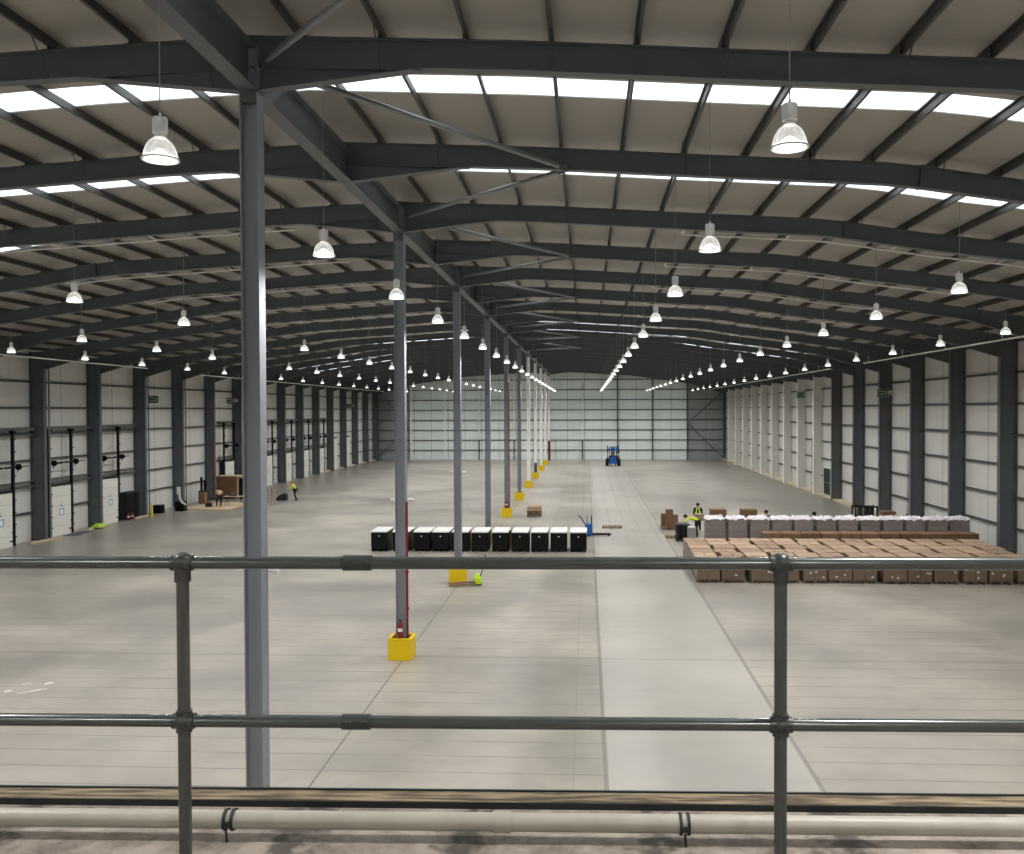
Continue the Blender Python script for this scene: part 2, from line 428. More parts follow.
def fy(k): return Y1 + BAY * k
def dl(y): return 0.0
LEFTP = [Y0 - .25, 63.0, YB + .25]

# floor, walls, roof --------------------------------------------------------
struct(MB().box(XL - .3, XR + .3, Y0 - .3, YB + .3, -.3, 0).build('floor', 'floor'))
struct(MB().prism([(XL - .25, LEFTP[0]), (XL, LEFTP[0]), (XL, 63.0), (XL + dl(LEFTP[2]), LEFTP[2]), (XL - .25, LEFTP[2])], 'Z', 0, zceil(XL + .35)).build('wall_left', 'wall_side'))
struct(MB().box(XR, XR + .25, Y0, YB + .25, 0, zceil(XR)).build('wall_right', 'wall_side'))
xs = [XL] + [p[0] for p in PROF if XL < p[0] < XR] + [XR]
struct(MB().prism([(XL, 0), (XR, 0)] + [(x, zceil(x)) for x in reversed(xs)], 'Y', YB, YB + .25).build('wall_back', 'wall_back'))
struct(MB().prism([(XL, 0), (XR, 0)] + [(x, zceil(x)) for x in reversed(xs)], 'Y', Y0 - .25, Y0).build('wall_front', 'wall_side'))

SK0, SK1 = -29.2, 17.2     # extent of the rooflight strips across the roof
strips = [(Y1 + BAY * k + 2.2, Y1 + BAY * k + 3.2) for k in range(-2, NF - 1)]
def slab(mb, xa, xb, ya, yb, dz=0, t=.08):
    px = [xa] + [p[0] for p in PROF if xa < p[0] < xb] + [xb]
    mb.prism([(x, zceil(x) + dz) for x in px] + [(x, zceil(x) + dz + t) for x in reversed(px)], 'Y', ya, yb)
mb = MB(); y = Y0 - .25
for a, b in strips:
    slab(mb, XL - .25, XR + .25, y, a)
    slab(mb, XL - .25, SK0, a, b); slab(mb, SK1, XR + .25, a, b); y = b
slab(mb, XL - .25, XR + .25, y, YB + .25)
struct(mb.build('ceiling', 'ceiling'))
for i, (a, b) in enumerate(strips):
    mb = MB(); slab(mb, SK0, SK1, a, b, .02, .012)
    struct(mb.build('window_%d' % (i + 1), 'rooflight'), 'translucent rooflight strip across the roof, %s from the walkway' % nth(i + 1))

# purlins: cold-rolled sections running the length of the roof
PX = []
x = -.57
while x < XR - .5: PX.append(x); x += 1.42
x = -.57 - 1.42
while x > XL + .6: PX.append(x); x -= 1.42
PX.sort()
for i, x in enumerate(PX):
    sl = math.atan2(zceil(x + .2) - zceil(x - .2), .4)
    w, d, t = .045, .2, .010
    poly = [(-w, 0), (t, 0), (t, -d + t), (w, -d + t), (w, -d + .035), (w + t, -d + .035), (w + t, -d), (0, -d), (0, -t), (-w + t, -t), (-w + t, -.03), (-w, -.03)]
    ca, sa = math.cos(sl), math.sin(sl)
    poly = [(x + u * ca - v * sa, zceil(x) + .001 + u * sa + v * ca) for u, v in poly]
    o = MB().prism(poly, 'Y', Y0, YB).build('roof_purlin', 'purlin')
    tag(o, 'thin dark purlin running the length of the roof, %s from the left wall' % nth(i + 1), 'purlin', 'roof purlins')

# rafters: welded I sections with haunches at the middle line and at the eaves
def depth(x):
    d = .49
    a = abs(x - XC)
    if a < 2.9: d = max(d, .93 - (a / 2.9) * .43)
    for e in (CL, CR):
        a = abs(x - e)
        if a < 4.2 : d = max(d, 1.10 - (a / 4.2) * .6)
    return d
def rafter_mesh():
    mb = MB(); fw_, tf, tw = .11, .022, .008
    xs_ = sorted(set([CL, CR, XC, XC - 2.9, XC + 2.9, CL + 4.2, CR - 4.2] + [p[0] for p in PROF if CL < p[0] < CR]))
    def sweep(sec):   # sec(x) -> list of (y, z)
        n = len(sec(0)); vs = []; fs = []
        for x in xs_: vs += [(x, y, z) for y, z in sec(x)]
        for k in range(len(xs_) - 1):
            for i in range(n): fs.append((k * n + i, k * n + (i + 1) % n, (k + 1) * n + (i + 1) % n, (k + 1) * n + i))
        fs += [tuple(range(n)), tuple(range(len(vs) - 1, len(vs) - n - 1, -1))]
        mb.add(vs, fs)
    sweep(lambda x: [(-fw_, ztop(x)), (fw_, ztop(x)), (fw_, ztop(x) - tf), (tw, ztop(x) - tf), (tw, ztop(x) - depth(x) + tf), (fw_, ztop(x) - depth(x) + tf),
                     (fw_, ztop(x) - depth(x)), (-fw_, ztop(x) - depth(x)), (-fw_, ztop(x) - depth(x) + tf), (-tw, ztop(x) - depth(x) + tf), (-tw, ztop(x) - tf), (-fw_, ztop(x) - tf)])
    # the original (parallel) bottom flange carries on inside the haunch
    for xa, xb in ((XC - 2.9, XC - .02), (XC + .02, XC + 2.9), (CL, CL + 4.2), (CR - 4.2, CR)):
        mb.add([(xa, -.085, ztop(xa) - .50), (xb, -.085, ztop(xb) - .50), (xb, .085, ztop(xb) - .50), (xa, .085, ztop(xa) - .50),
                (xa, -.085, ztop(xa) - .52), (xb, -.085, ztop(xb) - .52), (xb, .085, ztop(xb) - .52), (xa, .085, ztop(xa) - .52)],
               [(0, 1, 2, 3), (7, 6, 5, 4), (0, 4, 5, 1), (1, 5, 6, 2), (2, 6, 7, 3), (3, 7, 4, 0)])
    return mb.mesh('rafter', 'steel')
raf_me = rafter_mesh()
splice_me = MB().box(-.018, .018, -.115, .115, -.50, .03).mesh('splice_plate', 'steel')
cleat_me = MB().box(-.01, .01, -.05, .05, -.02, GAP - .04).box(-.05, .01, -.11, .11, -.003, .008).mesh('purlin_cleat', 'purlin')
rafters = []
for k in range(NF):
    o = obj('roof_rafter', raf_me); o.location = (0, fy(k), 0)
    tag(o, 'dark grey steel roof rafter across the hall, %s one from the camera' % nth(k + 1), 'rafter', 'roof rafters')
    rafters.append(o)
    if k < 9:
        for sx in (7.6, -18.4):
            q = obj('splice_plate', splice_me, o); q.location = (sx, 0, ztop(sx)); q.rotation_euler = (0, math.atan(.1 if sx > 0 else -.1), 0)
        for i, x in enumerate(PX):
            if not (CL < x < CR): continue
            q = obj('purlin_cleat', cleat_me, o); q.location = (x - .03, 0, ztop(x))
            if i % 2 == 0:
                d = depth(x)
                side = 1 if x > XC else 1
                mb = MB(); p = (x, -.55, zceil(x) - .17); e = (x, -.06, ztop(x) - d + .03)
                if k < 6:
                    mb.tube(p, e, .014, 6)
                    mb.tube((x, .55, zceil(x) - .17), (x, .06, ztop(x) - d + .03), .014, 6)
                    mb.build('fly_brace', 'purlin', o)

# beam along the middle line and round bracing tubes
def i_col(mb, wx, wy, z0, z1, tf=.022, tw=.012):
    """H section: flanges face +-x, web lies across x"""
    hx, hy = wx / 2, wy / 2
    mb.prism([(-hx, -hy), (-hx + tf, -hy), (-hx + tf, -tw), (hx - tf, -tw), (hx - tf, -hy), (hx, -hy), (hx, hy), (hx - tf, hy), (hx - tf, tw), (-hx + tf, tw), (-hx + tf, hy), (-hx, hy)], 'Z', z0, z1)
BZ0, BZ1 = 12.86, 13.58
names = ['nearest stretch, running up to the tall post in front', 'second stretch, just beyond the nearest post'] 
for j in range(0, 11):
    a = (fy(2 * j) - 12 + .16) if j else Y0
    b = fy(2 * j) - .16
    mb = MB(); h, tf, tw = .15, .03, .012
    mb.prism([(XC - h, BZ1), (XC + h, BZ1), (XC + h, BZ1 - tf), (XC + tw, BZ1 - tf), (XC + tw, BZ0 + tf), (XC + h, BZ0 + tf), (XC + h, BZ0), (XC - h, BZ0), (XC - h, BZ0 + tf), (XC - tw, BZ0 + tf), (XC - tw, BZ1 - tf), (XC - h, BZ1 - tf)], 'Y', a, b)
    o = mb.build('valley_beam', 'steel')
    tag(o, 'deep grey steel beam along the middle of the roof, %s span from the camera' % nth(j + 1), 'beam', 'middle roof beams')
brz = lambda x: ztop(x) - .45
for k in range(-1, 12):
    xa, xb = XC + .25, XC + 5.1
    p, q = ((xa, fy(k) + .12, brz(xa)), (xb, fy(k + 1) - .12, brz(xb))) if k % 2 == 0 else ((xb, fy(k) + .12, brz(xb)), (xa, fy(k + 1) - .12, brz(xa)))
    P, Q = Vector(p), Vector(q); dd = (Q - P).normalized()
    mb = MB().tube(P + dd * .18, Q - dd * .18, .057, 12)
    o = mb.build('bracing_tube', 'brace', smooth=True)
    for e in (P, Q):
        MB().box(-.2, .2, -.006, .006, -.07, .07, M4=Matrix.Translation(e) @ Matrix.Rotation(math.atan2(dd.y, dd.x), 4, 'Z')).build('end_plate', 'brace', o)
    tag(o, 'grey round bracing tube slanting between roof rafters, %s from the camera' % nth(k + 2), 'brace', 'roof bracing tubes')

# central columns -----------------------------------------------------------
fire_ext = MB().lathe([(.001, 0), (.075, .0), (.08, .03), (.08, .40), (.06, .46), (.025, .49), (.025, .53), (.001, .53)], 14)
fire_ext_me = fire_ext.mesh('extinguisher_body', 'red', True)
ext_valve_me = MB().box(-.02, .02, -.07, .03, .52, .56).tube((0, -.03, .5), (.07, -.05, .25), .012, 6).mesh('valve', 'black')
ext_band_me = MB().lathe([(.0815, .2), (.0815, .30)], 14).mesh('instruction_band', 'white')
def extinguisher(loc, label):
    t = thing('fire_extinguisher', label, 'fire extinguisher', loc)
    obj('cylinder', fire_ext_me, t); obj('valve', ext_valve_me, t); obj('instruction_band', ext_band_me, t)
    return t
place = ['nearest tall post standing in front of the railing', 'post with a red pipe and extinguisher, second from the camera']
for j in range(11):
    Y = fy(2 * j); white = j >= 6
    lab = ('grey steel H-section post on the middle line, %s from the camera' if not white else 'white-painted steel post in the distance, %s of the middle line') % nth(j + 1)
    t = thing('steel_column', lab, 'column', (XC, Y, 0), 0, 'middle line posts')
    m = 'white_steel' if white else 'steel_col'
    mb = MB(); i_col(mb, .31, .30, .02 if not white else (1.7 if j in (7,) else (2.9 if j == 10 else .02)), BZ1 + (.02))
    mb.build('shaft', m, t)
    if j == 7: mb = MB(); i_col(mb, .30, .30, .02, 1.7); mb.build('lower_shaft', 'steel', t, label='dark red-grey unpainted foot')
    if j == 10: mb = MB(); i_col(mb, .30, .30, .02, 2.9); mb.build('lower_shaft', 'red', t, label='dark red lower length')
    MB().box(-.22, .22, -.22, .22, 0, .025).build('base_plate', 'dark', t)
    MB().box(-.17, .17, -.17, .17, BZ0 - .035, BZ0).build('cap_plate', 'steel', t)
    MB().box(-.139 , .139, -.15, -.013, BZ0 - .2, BZ0 - .035).build('stiffener', 'steel', t)
    if j < 6:
        # twin emergency spotlights on a bar
        mb = MB(); mb.box(-.20, .20, .155, .175, 4.79, 4.81); mb.build('spotlight_bar', 'white', t)
        for sx in (-1, 1):
            MB().lathe([(.001, -.10), (.04, -.09), (.055, -.01), (.06, .08), (.001, .085)], 10, (sx * .27, .10, 4.79), 'X').build('spotlight', 'white', t, True)
    if j != 10:
        p = MB(); a, h, th = .36, .62, .05
        p.box(-a, a, -a, -a + th, 0, h).box(-a, a, a - th, a, 0, h).box(-a, -a + th, -a + th, a - th, 0, h).box(a - th, a, -a + th, a - th, 0, h)
        p.box(-a - .01, a + .01, -a - .01, -a + .09, h, h + .03).box(-a - .01, a + .01, a - .09, a + .01, h, h + .03).box(-a - .01, -a + .09, -a + .09, a - .09, h, h + .03).box(a - .09, a + .01, -a + .09, a - .09, h, h + .03)
        o = p.build('column_guard', 'yellow'); o.location = (XC, Y, 0)
        tag(o, 'yellow square guard around the foot of the %s post of the middle line' % nth(j + 1), 'column guard', 'yellow post guards')
    if j in (1, 4):
        mb = MB().tube((0, 0, .0), (0, 0, 4.75 if j == 1 else 9.5), .035, 10)
        for z in (1.5, 2.6, 3.7): mb.lathe([(.06, z), (.06, z + .06)], 10, close=True)
        mb.tube((0, 0, 1.25), (0, -.14, 1.25), .03, 8)
        o = mb.build('riser_pipe', 'red', smooth=True); o.location = (XC + .195, Y - .13, 0)
        tag(o, 'red riser pipe strapped to the %s post of the middle line' % nth(j + 1), 'pipe')
        extinguisher((XC + .0, Y - .25, .66), 'red fire extinguisher hung low on the %s post' % nth(j + 1))

# side columns --------------------------------------------------------------
def side_col(side, k):
    Y = fy(k); xin = CL + dl(Y) if side < 0 else CR; xout = XL + dl(Y) if side < 0 else XR
    white = side > 0 and 11 <= k < 20
    zt = min(ztop(xin), ztop(xout)) + .1
    w = abs(xout - xin) - .02; xm = (xin + xout) / 2
    nm = 'left' if side < 0 else 'right'
    if white:
        t = thing('wall_column', 'pale boxed-in column against the right wall, %s from the far corner' % nth(NF - 1 - k), 'column', (xm, Y, 0), 0, 'right wall columns')
        MB().box(-w / 2 + .03, w / 2, -.16, .16, .0, zt - .75).build('casing', 'white_case', t)
        MB().box(-w / 2, -w / 2 + .03, -.19, .19, 0, zt - .6).build('front_flange', 'white_steel', t)
        mb = MB(); i_col(mb, w, .3, zt - .75, zt); mb.build('head', 'steel', t)
    else:
        n = nth(k - 4)
        t = thing('wall_column', 'dark steel column against the %s wall, %s' % (nm, 'one standing just past the left end of the view' if side < 0 and k == 5 else nth(k - 5 if side < 0 else k - 4) + ' one from the camera'), 'column', (xm, Y, 0), 0, nm + ' wall columns')
        mb = MB(); i_col(mb, w, .3, .02, zt, tf=.03); mb.build('shaft', 'steel', t)
        mb = MB().box(-w / 2, w / 2, -.2, .2, 0, .03); mb.build('base_plate', 'dark', t)
for k in range(5, NF):
    side_col(-1, k)
    if k < 20: side_col(1, k)

# horizontal wall girts -------------------------------------------------------
for side, xw in ((-1, XL), (1, XR)):
    nm = 'left' if side < 0 else 'right'
    for i in range(7):
        z = 1.68 + 1.525 * i; big = .05 if i == 3 else 0
        def rail(u0, u1, z0, z1):
            if side < 0: mb.prism([(xw + u0, Y0), (xw + u1, Y0), (xw + u1, 63), (xw + u1 + dl(YB), YB), (xw + u0 + dl(YB), YB), (xw + u0, 63)], 'Z', z0, z1)
            else: mb.box(xw - u1, xw - u0, Y0, YB, z0, z1)
        mb = MB(); W_ = .12 + big
        rail(0, W_, z, z + .02); rail(0, W_, z - .10, z - .085); rail(W_ - .012, W_, z - .10, z + .02)
        tag(mb.build('wall_rail', 'girt'), 'thin grey cladding rail along the %s wall, %s up from the floor' % (nm, nth(i + 1)), 'wall rail', 'cladding rails')
for i in range(8):
    z = 1.5 + 1.52 * i
    lim = [x for x in [XL + .2 + .05 * q for q in range(int((XR - XL - .4) / .05))] if zceil(x) > z + .25]
    x0, x1 = lim[0], lim[-1]
    big = .03 if i == 3 else 0
    mb = MB().box(x0, x1, YB - .16, YB, z - .01, z + .012).box(x0, x1, YB - .16, YB, z - .11 - big, z - .095 - big).box(x0, x1, YB - .16, YB - .148, z - .11 - big, z + .012)
    tag(mb.build('wall_rail', 'girt'), 'thin grey cladding rail across the far wall, %s up from the floor' % nth(i + 1), 'wall rail', 'cladding rails')
PW = [(-26.75, 'w'), (-21.53, 'w'), (-16.33, 's'), (-10.99, 's'), (-.61, 's'), (4.66, 'd'), (9.9, 'd'), (15.13, 'd'), (20.6, 'd'), (-31.8, 'd')]
for i, (x, kd) in enumerate(sorted(PW)):
    t = thing('wind_post', '%s post standing against the far wall, %s from the left' % ({'w': 'white steel', 's': 'white steel, grey-footed', 'd': 'dark grey steel'}[kd], nth(i + 1)), 'post', (x, YB - .42, 0), 0, 'far wall posts')
    z1 = zceil(x) - .3
    if kd == 's':
        mb = MB(); i_col(mb, .17, .24, 3.0, z1); mb.build('shaft', 'white_steel', t)
        mb = MB(); i_col(mb, .17, .24, 0, 3.0); mb.build('lower_shaft', 'steel', t)
    else:
        mb = MB(); i_col(mb, .22 if kd == 'w' else .18, .24, 0, z1); mb.build('shaft', 'white_steel' if kd == 'w' else 'steel', t)
for i, (p, q, w) in enumerate([((15.3, 5.6), (20.5, 10.4), 'upper right'), ((15.3, 5.3), (20.5, .2), 'lower right'), ((-26.9, 5.6), (-32.0, 10.4), 'upper left'), ((-26.9, 5.3), (-32.0, .2), 'lower left')]):
    o = MB().tube((p[0], YB - .62, p[1]), (q[0], YB - .62, q[1]), .075, 8).build('wall_brace', 'steel' if i < 2 else 'brace', smooth=True)
    tag(o, 'diagonal steel brace in the far wall, %s one' % w, 'brace')

# kerbs ----------------------------------------------------------------------
struct(MB().box(XR - .78, XR - .01, 61.5, YB, 0, .14).build('trim_1', 'kerb'))
struct(MB().box(XL + .01, XL + .55, 105, YB, 0, .12).build('trim_2', 'kerb'))
# long suspended pipes near the side walls
for side, x, z in ((-1, -29.5, 10.41), (1, 17.5, 10.39)):
    nm = 'left' if side < 0 else 'right'
    for ya, yb, dz, word in ((30, 59.1 if side < 0 else 57.9, 0, 'nearer'), (67.4 if side < 0 else 65.6, 130, 0 if side > 0 else -.12, 'farther')):
        mb = MB().tube((x, ya, z + dz), (x, yb, z + dz), .038, 8)
        for k in range(2, NF):
            if ya < fy(k) < yb: mb.box(x - .01, x + .01, fy(k) - .02, fy(k) + .02, z + dz, ztop(x) - depth(x) + .02)
        o = mb.build('suspended_pipe', 'conduit', smooth=True)
        tag(o, 'long pale pipe hung along the %s eaves, %s length' % (nm, word), 'pipe')

# lamps ----------------------------------------------------------------------
LX = [-26.0, -19.25, -12.52, -4.55, 2.10, 8.66, 15.15]
ROWN = ['row nearest the left wall', 'second row from the left wall', 'third row from the left wall', 'row beside the middle posts', 'row just right of the middle', 'second row from the right wall', 'row nearest the right wall']
prof = [(.205, 0), (.215, .012), (.208, .02), (.198, .05), (.185, .11), (.162, .17), (.128, .22), (.088, .255), (.07, .27)]
prof_in = [(r - .006, z) for r, z in reversed(prof)]
dome_me = MB().lathe(prof, 28).mesh('reflector', 'dome', True)
hous_me = MB().lathe([(.001, .262), (.07, .262), (.072, .285), (.05, .30), (.05, .315), (.085, .318), (.088, .33), (.088, .49), (.08, .505), (.03, .512), (.015, .53), (.015, .56), (.001, .56)], 18).mesh('gear_housing', 'alu', True)
bulb_me = MB().lathe([(.001, .004), (.12, .006), (.185, .012), (.182, .045), (.14, .062), (.09, .085), (.05, .125), (.02, .14), (.001, .142)], 20).mesh('bulb', 'lamp', True)
rim_me = MB().lathe([(.2, 0), (.219, 0), (.219, .018), (.205, .02), (.2, 0)], 28).mesh('rim', 'alu', True)
LAMPZ = 10.19
ld = bpy.data.lights.new('lamp_light', 'SPOT'); ld.energy = 760; ld.spot_size = R(160); ld.spot_blend = .85; ld.shadow_soft_size = .16
ld.color = (1.0, .985, .955)
for r, lx in enumerate(LX):
    seen = 0
    for k in range(-2, 21):
        ly = 9.46 + 6 * k
        if r in (0, 6) and k < 0 and False: continue
        vis = in_view((lx, ly, LAMPZ + .2), 14)
        if vis: seen += 1
        if vis: lab = 'pendant lamp, %s from the camera in the %s' % (nth(seen), ROWN[r])
        else: lab = 'pendant lamp of the %s, outside the picture %s' % (ROWN[r], 'overhead' if k < 1 else 'at the side')
        t = thing('pendant_lamp', lab, 'lamp', (lx, ly, LAMPZ), 0, 'high bay pendant lamps')
        t.scale = (.9, .9, .9)
        obj('reflector', dome_me, t); obj('gear_housing', hous_me, t); obj('bulb', bulb_me, t); obj('rim', rim_me, t)
        top = ((ztop(lx) - depth(lx) - .045) - LAMPZ) / .9
        MB().tube((0, 0, .55), (0, 0, top), .007 if k < 3 else .010, 6).build('cable', 'cable', t)
        lo = bpy.data.objects.new('lamp_light', ld); COL.objects.link(lo); lo.parent = t; lo.location = (0, 0, -.03)
# conduits under the rafters that feed the lamps
for k in range(2, 9):
  for xa, xb, sd in ((-19.6, -8.9, 'left'), (2.9, 13.2, 'right')):
    Y = 9.46 + 6 * (k + 1)
    px = [xa] + [p[0] for p in PROF if xa < p[0] < xb] + [xb]
    pts = [(x, Y, ztop(x) - depth(x) - .045) for x in px]
    mb = MB().path(pts, .03, 8)
    x = xa
    while x < xb:
        mb.box(x - .03, x + .03, Y - .40, Y + .035, ztop(x) - depth(x) - .02, ztop(x) - depth(x)); x += 3.1
    o = mb.build('lamp_conduit', 'conduit', smooth=True)
    tag(o, 'thin pale lighting conduit under the %s rafter, %s half' % (nth(k + 1), sd), 'conduit', 'lighting conduits')

# ---------------------------------------------------------------- walkway, railing, pipe in front
sl = .023
def fr(x, y0): return y0 + sl * x
ang = math.atan(sl)
DZ = 5.935
Rot = Matrix.Rotation(ang, 4, 'Z')
mbd = MB().box(-9, 9, -3.1, 3.615, DZ - .3, DZ); o = mbd.build('walkway_floor', 'deck'); o.matrix_world = Rot
struct(o, 'stained concrete walkway floor under the railing')
o = MB().box(-8, 8, 3.500, 3.592, DZ, DZ + .027).build('timber_batten', 'plank'); o.matrix_world = Rot
tag(o, 'weathered timber batten lying along the walkway edge', 'timber batten')
MB().box(-8, 8, 3.494, 3.4995, DZ, DZ + .025).build('batten_edge', 'dark', o, label='dark strip along the front edge')  # thin dark strip on the batten's front face
o = MB().box(-8, 8, 3.602, 3.613, DZ - .2, DZ + .029).build('edge_angle', 'dark'); o.matrix_world = Rot
tag(o, 'dark steel edge strip behind the timber batten', 'edge strip')
# white pipe with clamps
t = thing('drain_pipe', 'grimy white plastic pipe lying low along the walkway', 'pipe'); t.matrix_world = Rot
PYc, PZ, PR = 3.245, 6.0, .0325
MB().tube((-7, PYc, PZ), (7, PYc, PZ), PR, 24).build('pipe', 'pvc', t, True)
for x in (-.27, -3.1, 3.2):
    MB().tube((x, PYc, PZ), (x + .065, PYc, PZ), PR + .005, 24).build('coupling', 'pvc', t, True)
for x in (-1.24, .422, 2.5, -3.0):
    mb = MB()
    for dx in (-.012, .016):
        mb.tube((x + dx - .005, PYc, PZ), (x + dx + .005, PYc, PZ), PR + .007, 20)
    mb.box(x - .014, x + .016, PYc - PR - .012, PYc - PR, PZ - .012, PZ + .004)
    mb.tube((x, PYc - PR - .008, PZ - .02), (x + .004, PYc - PR - .008, DZ + .0), .005, 8)
    mb.build('pipe_clamp', 'dark', t)
# railing of galvanised tube
t = thing('guard_railing', 'galvanised tubular guard rail crossing the foreground', 'railing'); t.matrix_world = Rot
RY, ZT, ZM, RR = 2.93, 7.0, 6.474, .0208
MB().tube((-5, RY, ZT), (5, RY, ZT), RR, 24).build('top_rail', 'galv', t, True)
MB().tube((-5, RY, ZM), (5, RY, ZM), RR, 24).build('mid_rail', 'galv', t, True)
for x in (PXs := (-1.269, .695, 2.66, -3.23)):
    MB().tube((x, RY, DZ + .01), (x, RY, ZT + .0), RR, 24).build('post', 'galv', t, True)
    mb = MB().ball((x, RY, ZT + .001), .034, 20, 14, (1, 1, 1))
    mb.tube((x - .036, RY, ZT), (x + .036, RY, ZT), .0265, 20)
    mb.tube((x, RY, ZT - .062), (x, RY, ZT), .0265, 20)
    mb.tube((x + .028, RY - .03, ZT - .01), (x + .028, RY - .036, ZT - .01), .007, 8)
    mb.build('top_fitting', 'galv_dark', t, True)
    mb = MB().ball((x, RY, ZM), .033, 20, 14, (1, 1, 1))
    mb.tube((x - .036, RY, ZM), (x + .036, RY, ZM), .0265, 20).tube((x, RY, ZM - .036), (x, RY, ZM + .036), .0265, 20)
    mb.tube((x + .012, RY - .034, ZM - .012), (x + .012, RY - .040, ZM - .012), .007, 8)
    mb.build('mid_fitting', 'galv_dark', t, True)
    MB().lathe([(.001, 0), (.06, 0), (.06, .012), (.034, .02), (.032, .05), (.001, .05)], 20, (x, RY, DZ)).build('foot_flange', 'galv_dark', t, True)
for x, z in ((-.686, ZT), (-.693, ZM)):
    mb = MB().tube((x - .047, RY, z), (x + .047, RY, z), .0255, 20)
    for dx in (-.034, .034): mb.tube((x + dx, RY - .024, z + .004), (x + dx, RY - .033, z + .004), .008, 8)
    mb.build('sleeve', 'galv_dark', t, True)

# ---- doors, people, goods
# ---------------------------------------------------------------- dock doors on the left wall
XD = -31.99
door_parts = [
    (lambda: door_leaf(3.0).mesh('leaf', 'door'), 'leaf'),
]
def door_leaf(h):
    mb = MB(); n = int(round(h / .6))
    for i in range(n):
        z = i * h / n; mb.bbox(-.05, .05, .86, 2.84, z + .008, z + h / n - .008, .006)
    return mb
leaf_me = door_leaf(3.0).mesh('door_leaf', 'door'); tall_me = door_leaf(4.0).mesh('tall_door_leaf', 'door')
def tower():
    mb = MB()
    mb.box(-.06, .06, -.09, .09, 0, 6.45).box(-.12, .14, -.14, .14, 6.3, 6.48)
    for i in range(9): mb.box(.06, .12, -.12, .12, .5 + i * .68, .56 + i * .68)
    return mb.mesh('track', 'black')
track_me = tower()
shaft_me = MB().tube((.10, .75, 4.42), (.10, 4.3, 4.42), .028, 8).tube((.10, .95, 4.42), (.10, 1.9, 4.42), .06, 10).tube((.10, 2.2, 4.42), (.10, 2.75, 4.42), .06, 10).mesh('spring_shaft', 'black', True)
drum_me = MB().lathe([(.001, -.1), (.13, -.1), (.17, -.07), (.11, 0), (.17, .07), (.13, .1), (.001, .1)], 14, (0, 0, 0), 'Y').mesh('cable_drum', 'black', True)
brk_me = MB().prism([(0, 0), (.0, -.34), (.2, 0)], 'Y', -.01, .01).mesh('bracket', 'grey')
hdr_me = MB().box(-.45, -.15, .2, 5.8, 6.42, 6.62).box(-.30, -.15, .2, 5.8, 6.14, 6.2).mesh('header_rail', 'girt')
bar_me = MB().box(-.4, -.25, .2, 5.8, 3.42, 3.5).box(-.4, -.22, .2, 5.8, 3.12, 3.26).mesh('cross_rail', 'girt')
note_me = MB().box(.052, .058, 1.55, 2.12, 1.18, 1.66).mesh('notice', 'white')
note2_me = MB().box(.059, .062, 1.58, 2.09, 1.21, 1.27).box(.059, .062, 1.58, 1.66, 1.3, 1.6).box(.059, .062, 2.0, 2.09, 1.3, 1.6).box(.059, .062, 1.58, 2.09, 1.58, 1.64).mesh('notice_print', 'bluelab')
hnd_me = MB().box(.05, .09, 2.6, 2.86, .28, .36).box(.05, .08, 2.72, 2.86, .78, .84).mesh('latch', 'black')
vis_me = MB().box(.051, .057, 1.74, 1.92, 1.78, 1.86).box(.051, .057, 1.78, 1.88, 1.95, 1.99).mesh('small_print', 'grey')
jamb_me = MB().box(-.45, -.06, .78, .84, 0, 3.1).box(-.45, -.06, 2.86, 2.92, 0, 3.1).box(-.45, .02, .78, 2.92, 3.02, 3.14).mesh('door_frame', 'dark')
for n, k in enumerate([5, 6, 7, 10, 12, 13, 14, 15]):
    t = bpy.data.objects.new('door_%d' % (n + 1), None); COL.objects.link(t); t.location = (XD + dl(fy(k)), fy(k) + {5: .56, 6: .26, 7: -.12, 10: 2.15}.get(k, .1), 0)
    struct(t, 'white sectional dock door with black tracks, %s along the left wall' % nth(n + 1))
    obj('door_leaf', leaf_me, t); obj('door_frame', jamb_me, t)
    for y in (.70, 3.0): q = obj('track', track_me, t); q.location = (0, y, 0)
    obj('spring_shaft', shaft_me, t)
    for y in (1.05, 3.35): q = obj('cable_drum', drum_me, t); q.location = (.10, y, 4.42); q = obj('bracket', brk_me, t); q.location = (-.05, y + .12, 4.4)
    obj('header_rail', hdr_me, t); obj('cross_rail', bar_me, t)
    nt_ = obj('notice', note_me, t); obj('notice_print', note2_me, nt_); obj('small_print', vis_me, t); obj('latch', hnd_me, t)
for n, k in enumerate([16, 17]):
    t = bpy.data.objects.new('door_%d' % (n + 9), None); COL.objects.link(t); t.location = (XD + .02, fy(k), 0)
    struct(t, 'tall white door in the far part of the left wall, %s one' % ('nearer', 'farther')[n])
    obj('door_leaf', tall_me, t)
    MB().box(-.45, -.06, .76, .84, 0, 4.1).box(-.45, -.06, 2.86, 2.94, 0, 4.1).box(-.45, .02, .76, 2.94, 4.02, 4.15).build('door_frame', 'dark', t)
# right wall personnel doors
for n, (y0, y1) in enumerate(((77.3, 79.7), (130.5, 132.6))):
    t = bpy.data.objects.new('door_%d' % (n + 11), None); COL.objects.link(t); t.location = (XR - .20, y0, .14)
    struct(t, 'dark grey double door with pale frame in the right wall')
    w_ = y1 - y0; h = 2.25
    MB().box(-.03, .0, .08, w_ / 2 - .02, .02, h).box(-.03, 0, w_ / 2 + .02, w_ - .08, .02, h).build('door_leaf', 'dark', t)
    MB().box(-.06, .15, 0, .08, 0, h + .1).box(-.06, .15, w_ - .08, w_, 0, h + .1).box(-.06, .15, 0, w_, h, h + .1).build('door_frame', 'white_case', t)
    MB().box(-.09, -.03, .2, w_ - .2, 1.0, 1.05).build('push_bar', 'grey', t)

